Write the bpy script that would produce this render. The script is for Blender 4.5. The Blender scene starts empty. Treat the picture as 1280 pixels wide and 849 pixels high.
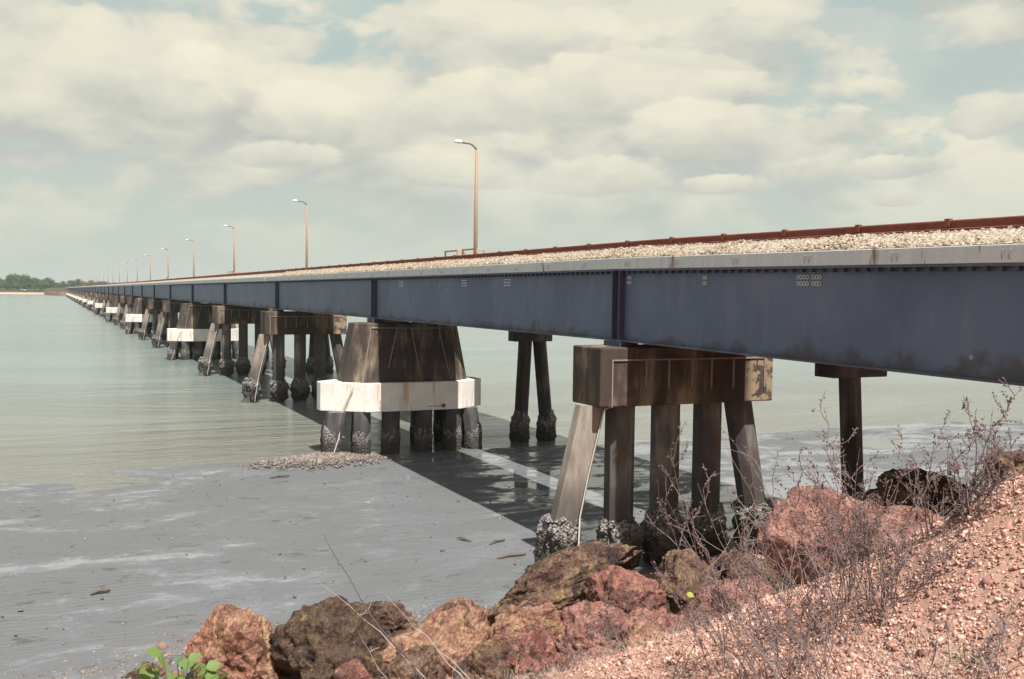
import bpy, bmesh, math, random
import numpy as np
from mathutils import Vector, Matrix, noise as mnoise

random.seed(11)
rng = np.random.default_rng(11)
SC = bpy.context.scene
COL = SC.collection
R_ = math.radians

# ------------------------------------------------------------------ camera
YAW, PITCH, ROLL, FPX = R_(24.79), R_(2.62), R_(0.695), 1244.0
FW = Vector((math.sin(YAW)*math.cos(PITCH), math.cos(YAW)*math.cos(PITCH), -math.sin(PITCH)))
RT0 = Vector((math.cos(YAW), -math.sin(YAW), 0)); UP0 = RT0.cross(FW)
RT = math.cos(ROLL)*RT0 + math.sin(ROLL)*UP0
UP = -math.sin(ROLL)*RT0 + math.cos(ROLL)*UP0
camd = bpy.data.cameras.new('camera'); cam = bpy.data.objects.new('camera', camd); COL.objects.link(cam)
camd.sensor_width = 36.0; camd.lens = FPX*36.0/1280.0
camd.clip_start = 0.1; camd.clip_end = 30000
cam.matrix_world = Matrix(((RT.x, UP.x, -FW.x, 0), (RT.y, UP.y, -FW.y, 0), (RT.z, UP.z, -FW.z, 0), (0, 0, 0, 1)))
SC.camera = cam

def ray(px, py):
    return FW + RT*((px-640)/FPX) - UP*((py-424.5)/FPX)
def P(px, py, d):
    return ray(px, py)*d

# ------------------------------------------------------------------ sky and sun
SUN = Vector((0.0, -0.47, 0.883)).normalized()
W = bpy.data.worlds.new('World'); SC.world = W; W.use_nodes = True
nt = W.node_tree; nt.nodes.clear()
def N(t, typ, **kw):
    n = t.nodes.new(typ)
    for k, v in kw.items(): setattr(n, k, v)
    return n
def lk(t, a, b): t.links.new(a, b)
def mathn(t, op, a, b=None, c=None, clamp=False):
    n = N(t, 'ShaderNodeMath', operation=op, use_clamp=clamp)
    for i, v in enumerate((a, b, c)):
        if v is None: continue
        if isinstance(v, (int, float)): n.inputs[i].default_value = v
        else: lk(t, v, n.inputs[i])
    return n.outputs[0]
def vmath(t, op, a, b):
    n = N(t, 'ShaderNodeVectorMath', operation=op)
    for i, v in enumerate((a, b)):
        if isinstance(v, (tuple, list)): n.inputs[i].default_value = v
        else: lk(t, v, n.inputs[i])
    return n.outputs[0]
def mix(t, fac, a, b, blend='MIX'):
    n = N(t, 'ShaderNodeMix', data_type='RGBA', blend_type=blend)
    for s, v in ((n.inputs[0], fac), (n.inputs[6], a), (n.inputs[7], b)):
        if isinstance(v, (int, float)): s.default_value = v
        elif isinstance(v, (tuple, list)): s.default_value = tuple(v)[:3] + (1,)
        else: lk(t, v, s)
    return n.outputs[2]
def ramp(t, fac, a, b):          # smooth 0..1 between a and b
    n = N(t, 'ShaderNodeMapRange', interpolation_type='SMOOTHSTEP')
    lk(t, fac, n.inputs[0]); n.inputs[1].default_value = a; n.inputs[2].default_value = b
    return n.outputs[0]
def nz(t, vec, scale, detail=4, rough=.55, dist=0.0, out=0):
    n = N(t, 'ShaderNodeTexNoise'); n.inputs['Scale'].default_value = scale; n.inputs['Detail'].default_value = detail
    n.inputs['Roughness'].default_value = rough; n.inputs['Distortion'].default_value = dist
    if vec is not None: lk(t, vec, n.inputs['Vector'])
    return n.outputs[out]

def _comb3(t, s):
    n = N(t, 'ShaderNodeCombineXYZ')
    for i in range(3): lk(t, s, n.inputs[i])
    return n.outputs[0]
sky = N(nt, 'ShaderNodeTexSky', sky_type='NISHITA', sun_disc=False)
sky.sun_elevation = math.asin(SUN.z); sky.sun_rotation = math.pi
sky.air_density = 1.2; sky.dust_density = 2.5; sky.ozone_density = 1.0
tc = N(nt, 'ShaderNodeTexCoord')
dirv = tc.outputs['Generated']
sep = N(nt, 'ShaderNodeSeparateXYZ'); lk(nt, dirv, sep.inputs[0])
vr = N(nt, 'ShaderNodeVectorRotate', rotation_type='Z_AXIS'); lk(nt, dirv, vr.inputs['Vector']); vr.inputs['Angle'].default_value = R_(-7)
cv = vmath(nt, 'MULTIPLY', vr.outputs[0], (1, 1, 2.1))
cv = vmath(nt, 'ADD', cv, (7.3, 2.4, 4.0))
cvu = vmath(nt, 'ADD', cv, (0, 0, 0.07))
nA = nz(nt, cv, 4.2, 8, .54, .15)
nB = nz(nt, cvu, 4.2, 5, .54, .15)
nF = nz(nt, cv, 13.0, 5, .58)
nW = nz(nt, cv, 1.5, 3, .5)
nG = nz(nt, cv, 2.2, 4, .5)
nP = nz(nt, cv, 7.0, 4, .55, .3)
puff = mathn(nt, 'SUBTRACT', mathn(nt, 'ABSOLUTE', mathn(nt, 'MULTIPLY', mathn(nt, 'SUBTRACT', nP, .5), 3.2)), .20)
over = ramp(nt, sep.outputs[2], .33, .75)
dens = mathn(nt, 'ADD', mathn(nt, 'ADD', nA, mathn(nt, 'MULTIPLY', puff, .17)), mathn(nt, 'MULTIPLY', mathn(nt, 'SUBTRACT', nW, .5), .45))
dens = mathn(nt, 'SUBTRACT', dens, mathn(nt, 'MULTIPLY', over, .09))
fade = ramp(nt, sep.outputs[2], 0.005, 0.16)
thick = ramp(nt, dens, .375, .475)
veil = ramp(nt, nG, .30, .62)
cloud = mathn(nt, 'MULTIPLY', mathn(nt, 'MAXIMUM', thick, mathn(nt, 'MULTIPLY', veil, .35)), mathn(nt, 'ADD', mathn(nt, 'MULTIPLY', fade, .82), .10))
litv = mathn(nt, 'ADD', mathn(nt, 'MULTIPLY', mathn(nt, 'SUBTRACT', nA, nB), 5.0), .50)
litv = mathn(nt, 'ADD', litv, mathn(nt, 'MULTIPLY', mathn(nt, 'SUBTRACT', nF, .5), .35))
litv = mathn(nt, 'ADD', litv, mathn(nt, 'MULTIPLY', puff, .75), clamp=True)
litv = mathn(nt, 'MULTIPLY', litv, mathn(nt, 'SUBTRACT', 1.0, mathn(nt, 'MULTIPLY', ramp(nt, sep.outputs[2], .16, .40), .45)))
litv = mathn(nt, 'MULTIPLY', litv, .80)
rag = mathn(nt, 'ADD', mathn(nt, 'MULTIPLY', mathn(nt, 'SUBTRACT', nF, .5), 2.6), mathn(nt, 'MULTIPLY', mathn(nt, 'SUBTRACT', nA, .5), 2.2))
rag = mathn(nt, 'ADD', rag, mathn(nt, 'MULTIPLY', puff, .8))
for cx, cy, rx, ry in ((150, 84, 135, 74), (262, 112, 88, 56), (420, 158, 125, 48), (640, 70, 190, 62), (590, 140, 120, 46), (780, 120, 170, 52), (930, 168, 150, 44), (752, 222, 84, 32), (1062, 158, 56, 32), (1248, 142, 74, 38), (1132, 210, 66, 20),
                       (1116, 249, 34, 13), (560, 216, 90, 26), (350, 196, 70, 24), (1000, 50, 220, 40), (900, 232, 80, 16)):
    d0 = ray(cx, cy).normalized(); eh = Vector((d0.y, -d0.x, 0)).normalized()
    vv = vmath(nt, 'SUBTRACT', dirv, tuple(d0))
    dh = N(nt, 'ShaderNodeVectorMath', operation='DOT_PRODUCT'); lk(nt, vv, dh.inputs[0]); dh.inputs[1].default_value = tuple(eh*(FPX/rx*.93))
    vz = N(nt, 'ShaderNodeSeparateXYZ'); lk(nt, vv, vz.inputs[0])
    zz_ = mathn(nt, 'MULTIPLY', vz.outputs[2], FPX/ry)
    zb = mathn(nt, 'MAXIMUM', zz_, mathn(nt, 'MULTIPLY', zz_, -1.3))          # flatter base than top
    r2_ = mathn(nt, 'ADD', mathn(nt, 'MULTIPLY', dh.outputs['Value'], dh.outputs['Value']), mathn(nt, 'MULTIPLY', zb, zb))
    mk = ramp(nt, mathn(nt, 'ADD', mathn(nt, 'SUBTRACT', 1.0, r2_), rag), .12, .55)
    li = mathn(nt, 'ADD', mathn(nt, 'ADD', mathn(nt, 'MULTIPLY', zz_, .55), .42), mathn(nt, 'MULTIPLY', rag, .5), clamp=True)
    mk = mathn(nt, 'MULTIPLY', mk, .45 if cy < 100 else .68 if rx > 90 else .88)
    lm = N(nt, 'ShaderNodeMix', data_type='FLOAT'); lk(nt, mk, lm.inputs[0]); lk(nt, litv, lm.inputs[2]); lk(nt, li, lm.inputs[3]); litv = lm.outputs[0]
    cloud = mathn(nt, 'MAXIMUM', cloud, mk)
ccol = mix(nt, litv, (5.35, 5.45, 5.05), (9.5, 8.85, 6.9))
skyc = mix(nt, mathn(nt, 'SUBTRACT', .80, mathn(nt, 'MULTIPLY', ramp(nt, sep.outputs[2], .28, .7), .70)), sky.outputs[0], (5.0, 6.35, 5.9))
hz = ramp(nt, sep.outputs[2], 0.30, -0.02)
skyc = mix(nt, mathn(nt, 'MULTIPLY', hz, .8), skyc, (6.0, 6.45, 5.75))
fin = mix(nt, cloud, skyc, ccol)
bg = N(nt, 'ShaderNodeBackground'); lk(nt, fin, bg.inputs[0]); bg.inputs[1].default_value = 0.05
wo = N(nt, 'ShaderNodeOutputWorld'); lk(nt, bg.outputs[0], wo.inputs[0])

sd = bpy.data.lights.new('sun', 'SUN'); sd.energy = 4.2; sd.angle = R_(.53); sd.color = (1, .95, .87)
so = bpy.data.objects.new('sun', sd); COL.objects.link(so)
so.rotation_euler = (-SUN).to_track_quat('-Z', 'Y').to_euler()
so.location = SUN*200
SC.view_settings.view_transform = 'Standard'; SC.view_settings.look = 'None'
SC.view_settings.exposure = 1.0; SC.view_settings.gamma = 1.0; SC.view_settings.use_curve_mapping = False
SC.render.engine = 'CYCLES'
SC.cycles.use_denoising = True
SC.cycles.max_bounces = 6; SC.cycles.diffuse_bounces = 3; SC.cycles.glossy_bounces = 3
SC.cycles.volume_bounces = 0

# ------------------------------------------------------------------ materials
def newmat(name):
    m = bpy.data.materials.new(name); m.use_nodes = True
    t = m.node_tree; b = t.nodes['Principled BSDF']
    return m, t, b
def objco(t, rnd=True):
    c = N(t, 'ShaderNodeTexCoord').outputs['Object']
    if not rnd: return c
    oi = N(t, 'ShaderNodeObjectInfo')
    return vmath(t, 'ADD', c, vmath(t, 'MULTIPLY', _comb(t, oi.outputs['Random']), (37., 19., 0.)))
def _comb(t, s):
    n = N(t, 'ShaderNodeCombineXYZ')
    for i in range(3): lk(t, s, n.inputs[i])
    return n.outputs[0]
def bump(t, b, h, strength=.5, dist=.02):
    n = N(t, 'ShaderNodeBump'); n.inputs['Strength'].default_value = strength; n.inputs['Distance'].default_value = dist
    lk(t, h, n.inputs['Height']); lk(t, n.outputs[0], b.inputs['Normal'])
def setc(t, b, c):
    if isinstance(c, (tuple, list)): b.inputs['Base Color'].default_value = tuple(c)+(1,)
    else: lk(t, c, b.inputs['Base Color'])
def rough(b, v, spec=None):
    b.inputs['Roughness'].default_value = v
    if spec is not None: b.inputs['Specular IOR Level'].default_value = spec
M = {}
def flat(name, col, r=.6, metal=0, var=.15, sc=8):
    m, t, b = newmat(name); c = objco(t)
    f = nz(t, c, sc, 5, .6)
    setc(t, b, mix(t, f, [x*(1-var) for x in col], [min(1, x*(1+var)) for x in col]))
    rough(b, r, .3); b.inputs['Metallic'].default_value = metal
    bump(t, b, f, .25, .01); M[name] = m; return m

def concrete(name, pale, mid, dark, darkness, streak=True, tide=None):
    """weathered concrete: dark biological staining in vertical runs over a paler ground, deepened under the deck to carry shade"""
    m, t, b = newmat(name); c = objco(t)
    cs = vmath(t, 'MULTIPLY', c, (1, 1, .22)) if streak else c
    f1 = nz(t, cs, 1.1, 7, .6, .4); f2 = nz(t, c, .55, 5, .55); f3 = nz(t, cs, 5, 6, .65); f4 = nz(t, c, 22, 4, .6)
    base = mix(t, ramp(t, f3, .35, .68), mid, pale)
    s = mathn(t, 'ADD', mathn(t, 'ADD', mathn(t, 'MULTIPLY', f1, .6), mathn(t, 'MULTIPLY', f2, .4)), darkness)
    k = ramp(t, s, .44, .60)
    col = mix(t, mathn(t, 'MULTIPLY', k, .93), base, mix(t, f3, dark, [x*1.9 for x in dark]))
    col = mix(t, ramp(t, nz(t, cs, 2.3, 4, .6, 1.2), .62, .72), col, (.20, .10, .055))
    if name == 'cap_concrete':                   # flaked pale mortar, masked to one end to paint in the sunlight there
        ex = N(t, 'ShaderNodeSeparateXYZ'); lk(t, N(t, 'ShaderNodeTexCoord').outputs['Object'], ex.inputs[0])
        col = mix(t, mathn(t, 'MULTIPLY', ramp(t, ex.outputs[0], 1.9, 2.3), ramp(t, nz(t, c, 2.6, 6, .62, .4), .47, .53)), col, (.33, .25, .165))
    if tide:                                    # wet, weed-dark band of the tidal zone
        oc = N(t, 'ShaderNodeTexCoord').outputs['Object']
        z = N(t, 'ShaderNodeSeparateXYZ'); lk(t, oc, z.inputs[0])
        zz = mathn(t, 'ADD', z.outputs[2], mathn(t, 'MULTIPLY', mathn(t, 'SUBTRACT', f1, .5), 1.6))
        col = mix(t, mathn(t, 'MULTIPLY', ramp(t, zz, tide[1], tide[0]), .75), col, (.05, .048, .046))
    col = mix(t, mathn(t, 'MULTIPLY', f4, .35), col, [x*.55 for x in mid])
    setc(t, b, col); rough(b, .85, .25)
    bump(t, b, mathn(t, 'ADD', f4, f3), .45, .02)
    M[name] = m; return m
concrete('cap_concrete', (0.370, 0.282, 0.193), (0.176, 0.136, 0.111), (0.028, 0.018, 0.017), .085)  # stain pushed darker so the deck's shade is partly in the colour
concrete('shaded_pile_concrete', (0.318, 0.294, 0.269), (0.212, 0.190, 0.181), (0.049, 0.042, 0.044), .065, tide=(1.9, 3.4))  # stain deepened: shade under the deck painted into these piles
concrete('sunlit_pile_concrete', (0.371, 0.319, 0.269), (0.248, 0.206, 0.181), (0.057, 0.046, 0.044), -.06, tide=(1.9, 3.4))  # same concrete kept paler: sunlight on the outer leaning pile painted in
concrete('shaft_concrete', (0.376, 0.283, 0.189), (0.179, 0.139, 0.109), (0.022, 0.018, 0.020), .08)
concrete('trestle_concrete', (.17, .14, .13), (.10, .08, .075), (.03, .024, .023), .03, tide=(1.6, 3.0))
concrete('tower_pile_concrete', (0.199, 0.197, 0.192), (0.120, 0.115, 0.118), (0.040, 0.037, 0.040), .03, tide=(.6, 2.2))
concrete('slab_concrete', (.64, .67, .68), (.56, .59, .60), (.32, .31, .30), -.13)
concrete('road_concrete', (.30, .30, .285), (.25, .25, .235), (.12, .11, .10), -.05)

# white painted pile cap with rust runs
m, t, b = newmat('white_cap_paint'); c = objco(t)
cs = vmath(t, 'MULTIPLY', c, (1, 1, .12))
r1 = nz(t, cs, 2.6, 6, .62, .3); r2 = nz(t, c, 1.2, 4)
col = mix(t, ramp(t, r2, .3, .7), (.78, .75, .71), (.66, .62, .58))
col = mix(t, mathn(t, 'MULTIPLY', ramp(t, r1, .53, .68), .75), col, (.50, .29, .16))
col = mix(t, mathn(t, 'MULTIPLY', ramp(t, nz(t, cs, 8, 4, .6), .58, .70), .4), col, (.38, .33, .29))
setc(t, b, col); rough(b, .7, .3); bump(t, b, nz(t, c, 14, 5), .25, .01); M['white_cap_paint'] = m

# blue grey girder paint, rust along the bottom edge, faded blotches
m, t, b = newmat('girder_paint')
c = N(t, 'ShaderNodeTexCoord').outputs['Object']
sp = N(t, 'ShaderNodeSeparateXYZ'); lk(t, c, sp.inputs[0])
cs = vmath(t, 'MULTIPLY', c, (1, 1, .35))
a1 = nz(t, c, .33, 5, .55); a2 = nz(t, cs, 1.8, 6, .6); a3 = nz(t, c, 30, 3)
col = mix(t, ramp(t, a1, .3, .7), (.080, .105, .172), (.116, .146, .218))
col = mix(t, mathn(t, 'MULTIPLY', ramp(t, a2, .48, .75), .35), col, (.20, .21, .27))
edge = ramp(t, mathn(t, 'ADD', sp.outputs[2], mathn(t, 'MULTIPLY', nz(t, c, .8, 5, .62), -1.9)), -1.98, -2.30)
col = mix(t, mathn(t, 'MULTIPLY', edge, .65), col, (.055, .034, .028))
col = mix(t, mathn(t, 'MULTIPLY', ramp(t, nz(t, c, 1.5, 2, .5), .735, .76), .55), col, (.40, .42, .44))
setc(t, b, col); rough(b, .55, .35); bump(t, b, a3, .12, .006); M['girder_paint'] = m
flat('girder_dark', (.055, .058, .085), .6, 0, .4, 3)
flat('rust_steel', (.19, .062, .045), .75, 0, .45, 6)
flat('ring_paint', (.60, .61, .64), .7)
flat('galvanised', (.27, .235, .225), .55, .2, .2)
flat('hoop_paint', (.40, .26, .18), .6)
flat('lamp_post_paint', (.30, .20, .13), .55, 0, .2)
flat('lamp_arm_paint', (.14, .11, .08), .5)
flat('lamp_white', (.66, .65, .61), .4, 0, .05)
flat('rope', (.46, .44, .41), .8)
flat('stem_bark', (.19, .14, .14), .85, 0, .4, 20)
flat('stem_grey', (.40, .36, .34), .85, 0, .3, 20)
flat('stem_dark', (.12, .09, .09), .85, 0, .3, 20)
flat('seed_brown', (.14, .092, .085), .85, 0, .4, 15)
flat('straw', (.32, .26, .22), .85, 0, .3, 10)
flat('tin_white', (.78, .76, .72), .5)
flat('tin_roof', (.40, .38, .36), .5)
flat('driftwood', (.10, .08, .065), .8, 0, .4, 8)
flat('bark', (.12, .10, .08), .9)

def leafmat(name, a, bcol):
    m, t, b = newmat(name); g = N(t, 'ShaderNodeNewGeometry')
    setc(t, b, mix(t, g.outputs['Random Per Island'], a, bcol)); rough(b, .55, .3)
    tr = N(t, 'ShaderNodeBsdfTranslucent'); tr.inputs[0].default_value = tuple(x*1.3 for x in bcol)+(1,)
    ms = N(t, 'ShaderNodeMixShader'); ms.inputs[0].default_value = .25
    lk(t, b.outputs[0], ms.inputs[1]); lk(t, tr.outputs[0], ms.inputs[2])
    lk(t, ms.outputs[0], t.nodes['Material Output'].inputs[0]); M[name] = m
leafmat('mangrove_leaf', (.028, .055, .022), (.085, .135, .045))
leafmat('dark_leaf', (.035, .050, .035), (.075, .10, .06))
leafmat('fresh_leaf', (.075, .135, .035), (.15, .225, .06))
leafmat('yellow_leaf', (.20, .27, .04), (.32, .34, .06))

def stonemat(name, cols, r=.85):
    """each loose stone takes one colour of the list at random"""
    m, t, b = newmat(name); g = N(t, 'ShaderNodeNewGeometry')
    cr = N(t, 'ShaderNodeValToRGB'); cr.color_ramp.interpolation = 'LINEAR'
    e = cr.color_ramp.elements
    while len(e) < len(cols): e.new(.5)
    for i, cc in enumerate(cols): e[i].position = i/(len(cols)-1); e[i].color = tuple(cc)+(1,)
    lk(t, g.outputs['Random Per Island'], cr.inputs[0])
    c = N(t, 'ShaderNodeTexCoord').outputs['Object']; f = nz(t, c, 40, 3)
    setc(t, b, mix(t, mathn(t, 'MULTIPLY', f, .5), cr.outputs[0], (.15, .1, .08))); rough(b, r, .25); M[name] = m
stonemat('ballast_stone', [(0.405, 0.336, 0.242), (0.141, 0.109, 0.086), (0.475, 0.403, 0.304), (0.299, 0.235, 0.172), (0.528, 0.462, 0.367), (0.202, 0.151, 0.113)])
stonemat('laterite_stone', [(0.482, 0.233, 0.188), (0.233, 0.103, 0.091), (0.682, 0.435, 0.347), (0.541, 0.285, 0.237), (0.853, 0.600, 0.520), (0.372, 0.172, 0.142), (0.605, 0.338, 0.283), (0.713, 0.451, 0.300)])
stonemat('laterite_chip', [(0.264, 0.138, 0.115), (0.120, 0.069, 0.061), (0.360, 0.225, 0.176), (0.192, 0.125, 0.095), (0.312, 0.163, 0.135), (0.090, 0.062, 0.054)])
stonemat('shell_rubble', [(0.186, 0.160, 0.139), (0.087, 0.073, 0.064), (0.260, 0.239, 0.222), (0.143, 0.113, 0.100), (0.310, 0.306, 0.300)])

# laterite boulders: several palettes of the same pitted stone
def rockmat(name, hi, mid, low, dirt, pit=.5, lime=0.0):
    m, t, b = newmat(name); c = objco(t)
    f1 = nz(t, c, .95, 7, .62, .5); f2 = nz(t, c, 3.2, 7, .66, .3); f3 = nz(t, c, 14, 5, .65)
    v = N(t, 'ShaderNodeTexVoronoi'); v.inputs['Scale'].default_value = 11; lk(t, vmath(t, 'ADD', c, vmath(t, 'MULTIPLY', _comb(t, f3), (.25, .25, .25))), v.inputs['Vector'])
    col = mix(t, ramp(t, f1, .36, .62), mid, hi)
    col = mix(t, mathn(t, 'MULTIPLY', ramp(t, f2, .44, .60), .9), col, low)
    col = mix(t, ramp(t, nz(t, c, 1.7, 6, .65, .8), .53, .64), col, dirt)
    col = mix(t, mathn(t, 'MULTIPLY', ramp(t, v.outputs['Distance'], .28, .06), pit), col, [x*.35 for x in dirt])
    col = mix(t, ramp(t, f3, .58, .75), col, [min(1, x*1.35) for x in hi])
    if lime: col = mix(t, mathn(t, 'MULTIPLY', ramp(t, nz(t, c, 2.1, 5, .6, .4), .58, .68), lime), col, (.52, .38, .14))
    setc(t, b, col); rough(b, .9, .2)
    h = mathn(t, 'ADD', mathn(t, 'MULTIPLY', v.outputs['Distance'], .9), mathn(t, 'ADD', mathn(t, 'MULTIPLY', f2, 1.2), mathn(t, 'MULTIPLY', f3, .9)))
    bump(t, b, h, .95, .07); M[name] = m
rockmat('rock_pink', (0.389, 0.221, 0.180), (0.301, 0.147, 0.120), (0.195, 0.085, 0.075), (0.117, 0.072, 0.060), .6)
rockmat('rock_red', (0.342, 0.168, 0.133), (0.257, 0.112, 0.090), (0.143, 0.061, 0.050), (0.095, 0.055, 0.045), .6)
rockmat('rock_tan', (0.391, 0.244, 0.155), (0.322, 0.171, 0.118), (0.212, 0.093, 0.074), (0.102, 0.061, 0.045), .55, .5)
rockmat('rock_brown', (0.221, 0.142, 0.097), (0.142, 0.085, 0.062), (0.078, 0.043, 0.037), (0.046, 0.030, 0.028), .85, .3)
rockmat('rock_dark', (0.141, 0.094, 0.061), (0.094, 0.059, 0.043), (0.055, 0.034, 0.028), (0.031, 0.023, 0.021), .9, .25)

# bank soil under the loose stones
m, t, b = newmat('bank_soil'); c = objco(t, False)
f1 = nz(t, c, .5, 6, .6, .3); f2 = nz(t, c, 6, 6, .65)
v = N(t, 'ShaderNodeTexVoronoi'); v.inputs['Scale'].default_value = 26; lk(t, c, v.inputs['Vector'])
col = mix(t, ramp(t, f1, .35, .65), (.37, .215, .165), (.28, .15, .11))
col = mix(t, mathn(t, 'MULTIPLY', v.outputs['Color'], .4), col, (.42, .30, .235))
col = mix(t, mathn(t, 'MULTIPLY', ramp(t, f2, .5, .72), .6), col, (.15, .08, .062))
setc(t, b, col); rough(b, .95, .15)
bump(t, b, mathn(t, 'ADD', mathn(t, 'MULTIPLY', v.outputs['Distance'], -.25), f2), .5, .04); M['bank_soil'] = m

# ballast bed under the loose ballast stones
m, t, b = newmat('ballast_bed'); c = objco(t, False)
v = N(t, 'ShaderNodeTexVoronoi'); v.inputs['Scale'].default_value = 14; lk(t, c, v.inputs['Vector'])
f2 = nz(t, c, .6, 4)
col = mix(t, v.outputs['Color'], (.28, .23, .175), (.48, .43, .35))
col = mix(t, ramp(t, v.outputs['Distance'], .5, .9), col, (.16, .13, .11))
col = mix(t, mathn(t, 'MULTIPLY', ramp(t, f2, .5, .7), .3), col, (.30, .21, .15))
setc(t, b, col); rough(b, .9, .2); bump(t, b, v.outputs['Distance'], 1.0, -.05); M['ballast_bed'] = m

# tidal mud with films of standing water
m, t, b = newmat('mud'); c = objco(t, False)
cw = vmath(t, 'MULTIPLY', c, (.8, 1.35, 1))
w3 = nz(t, c, 3.5, 6, .7); w1 = nz(t, cw, .17, 8, .6, .9); w2 = nz(t, cw, .75, 8, .68, .7); w4 = nz(t, c, 24, 4, .6)
film = mathn(t, 'ADD', mathn(t, 'MULTIPLY', w1, .55), mathn(t, 'MULTIPLY', w2, .45))
wx = N(t, 'ShaderNodeSeparateXYZ'); lk(t, c, wx.inputs[0])
film = mathn(t, 'ADD', film, mathn(t, 'MULTIPLY', ramp(t, mathn(t, 'ADD', wx.outputs[0], mathn(t, 'MULTIPLY', w1, 14.)), 21., 29.), .045))
film = mathn(t, 'ADD', film, mathn(t, 'MULTIPLY', mathn(t, 'SUBTRACT', w3, .5), .16))
film = ramp(t, film, .508, .59)
col = mix(t, w1, (.104, .108, .108), (.138, .145, .157))
col = mix(t, mathn(t, 'MULTIPLY', ramp(t, w3, .5, .75), .4), col, (.078, .08, .082))
col = mix(t, mathn(t, 'MULTIPLY', ramp(t, w4, .55, .75), .4), col, (.07, .07, .072))
col = mix(t, mathn(t, 'MULTIPLY', ramp(t, nz(t, vmath(t, 'MULTIPLY', c, (1, 1.5, 1)), 1.1, 5, .7, .6), .595, .635), .6), col, (.062, .06, .054))
col = mix(t, film, col, (.168, .175, .193))  # pale bluish film colour paints in part of the sky's reflection
setc(t, b, col)
rg = N(t, 'ShaderNodeMapRange'); lk(t, film, rg.inputs[0]); rg.inputs[3].default_value = .62; rg.inputs[4].default_value = .06
lk(t, rg.outputs[0], b.inputs['Roughness'])
lk(t, mathn(t, 'ADD', mathn(t, 'MULTIPLY', film, .60), .08), b.inputs['Specular IOR Level'])
hh = mathn(t, 'ADD', mathn(t, 'MULTIPLY', w3, .8), mathn(t, 'MULTIPLY', w4, .35))
hh = mathn(t, 'MULTIPLY', hh, mathn(t, 'SUBTRACT', 1.0, mathn(t, 'MULTIPLY', film, .97)))
rp_ = N(t, 'ShaderNodeTexWave', wave_type='BANDS', bands_direction='Y'); lk(t, c, rp_.inputs['Vector']); rp_.inputs['Scale'].default_value = 1.1; rp_.inputs['Distortion'].default_value = 9; rp_.inputs['Detail'].default_value = 3; rp_.inputs['Detail Scale'].default_value = .7
rm_ = mathn(t, 'MULTIPLY', ramp(t, nz(t, c, .13, 3), .45, .6), mathn(t, 'SUBTRACT', 1.0, film))
hh = mathn(t, 'ADD', hh, mathn(t, 'MULTIPLY', mathn(t, 'MULTIPLY', rp_.outputs['Fac'], rm_), .55))
bump(t, b, hh, .6, .05); M['mud'] = m

# turbid estuary water
m, t, b = newmat('water'); c = objco(t, False)
w0 = nz(t, c, .02, 4); 
q1 = nz(t, vmath(t, 'MULTIPLY', c, (.5, 1.2, 1)), .9, 6, .6, .6); q2 = nz(t, vmath(t, 'MULTIPLY', c, (.8, 1.6, 1)), 3.2, 4, .6, .3)
q3 = nz(t, vmath(t, 'MULTIPLY', c, (.5, 1.2, 1)), .12, 4, .55)
near = N(t, 'ShaderNodeSeparateXYZ'); lk(t, c, near.inputs[0])
shal = ramp(t, mathn(t, 'ADD', near.outputs[1], mathn(t, 'MULTIPLY', w0, 40.)), 130, 62)
col = mix(t, shal, (.170, .205, .195), (.165, .168, .145))
setc(t, b, col); rough(b, .14, .5); b.inputs['IOR'].default_value = 1.33
wp = mathn(t, 'ADD', .35, mathn(t, 'MULTIPLY', ramp(t, nz(t, vmath(t, 'MULTIPLY', c, (.6, 1.3, 1)), .035, 4, .6, .8), .38, .62), 1.1))
bump(t, b, mathn(t, 'MULTIPLY', wp, mathn(t, 'ADD', mathn(t, 'ADD', mathn(t, 'MULTIPLY', q1, 1.0), mathn(t, 'MULTIPLY', q2, .3)), mathn(t, 'MULTIPLY', q3, 1.0))), 1.0, .26); M['water'] = m

# oysters and barnacles: pale shells over dark growth
m, t, b = newmat('oyster_shell'); c = objco(t)
v = N(t, 'ShaderNodeTexVoronoi'); v.inputs['Scale'].default_value = 13; lk(t, c, v.inputs['Vector'])
f1 = nz(t, c, 5, 5, .6)
oc = N(t, 'ShaderNodeTexCoord').outputs['Object']; z = N(t, 'ShaderNodeSeparateXYZ'); lk(t, oc, z.inputs[0])
up = ramp(t, mathn(t, 'ADD', z.outputs[2], mathn(t, 'MULTIPLY', mathn(t, 'SUBTRACT', f1, .5), .9)), -.15, .55)
shell = mix(t, ramp(t, v.outputs['Distance'], .22, .75), (.34, .32, .32), (.10, .09, .088))
col = mix(t, mathn(t, 'MULTIPLY', up, ramp(t, f1, .28, .5)), (.075, .07, .06), shell)
setc(t, b, col); rough(b, .95, .1); bump(t, b, v.outputs['Distance'], 1.0, -.07); M['oyster_shell'] = m

m, t, b = newmat('sand'); c = objco(t, False); f = nz(t, c, .05, 5)
setc(t, b, mix(t, f, (.34, .25, .19), (.43, .33, .26))); rough(b, .95, .1); M['sand'] = m
m, t, b = newmat('far_ground'); c = objco(t, False); f = nz(t, c, .03, 5)
setc(t, b, mix(t, f, (.035, .045, .022), (.075, .07, .04))); rough(b, .95, .1); M['far_ground'] = m

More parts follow.
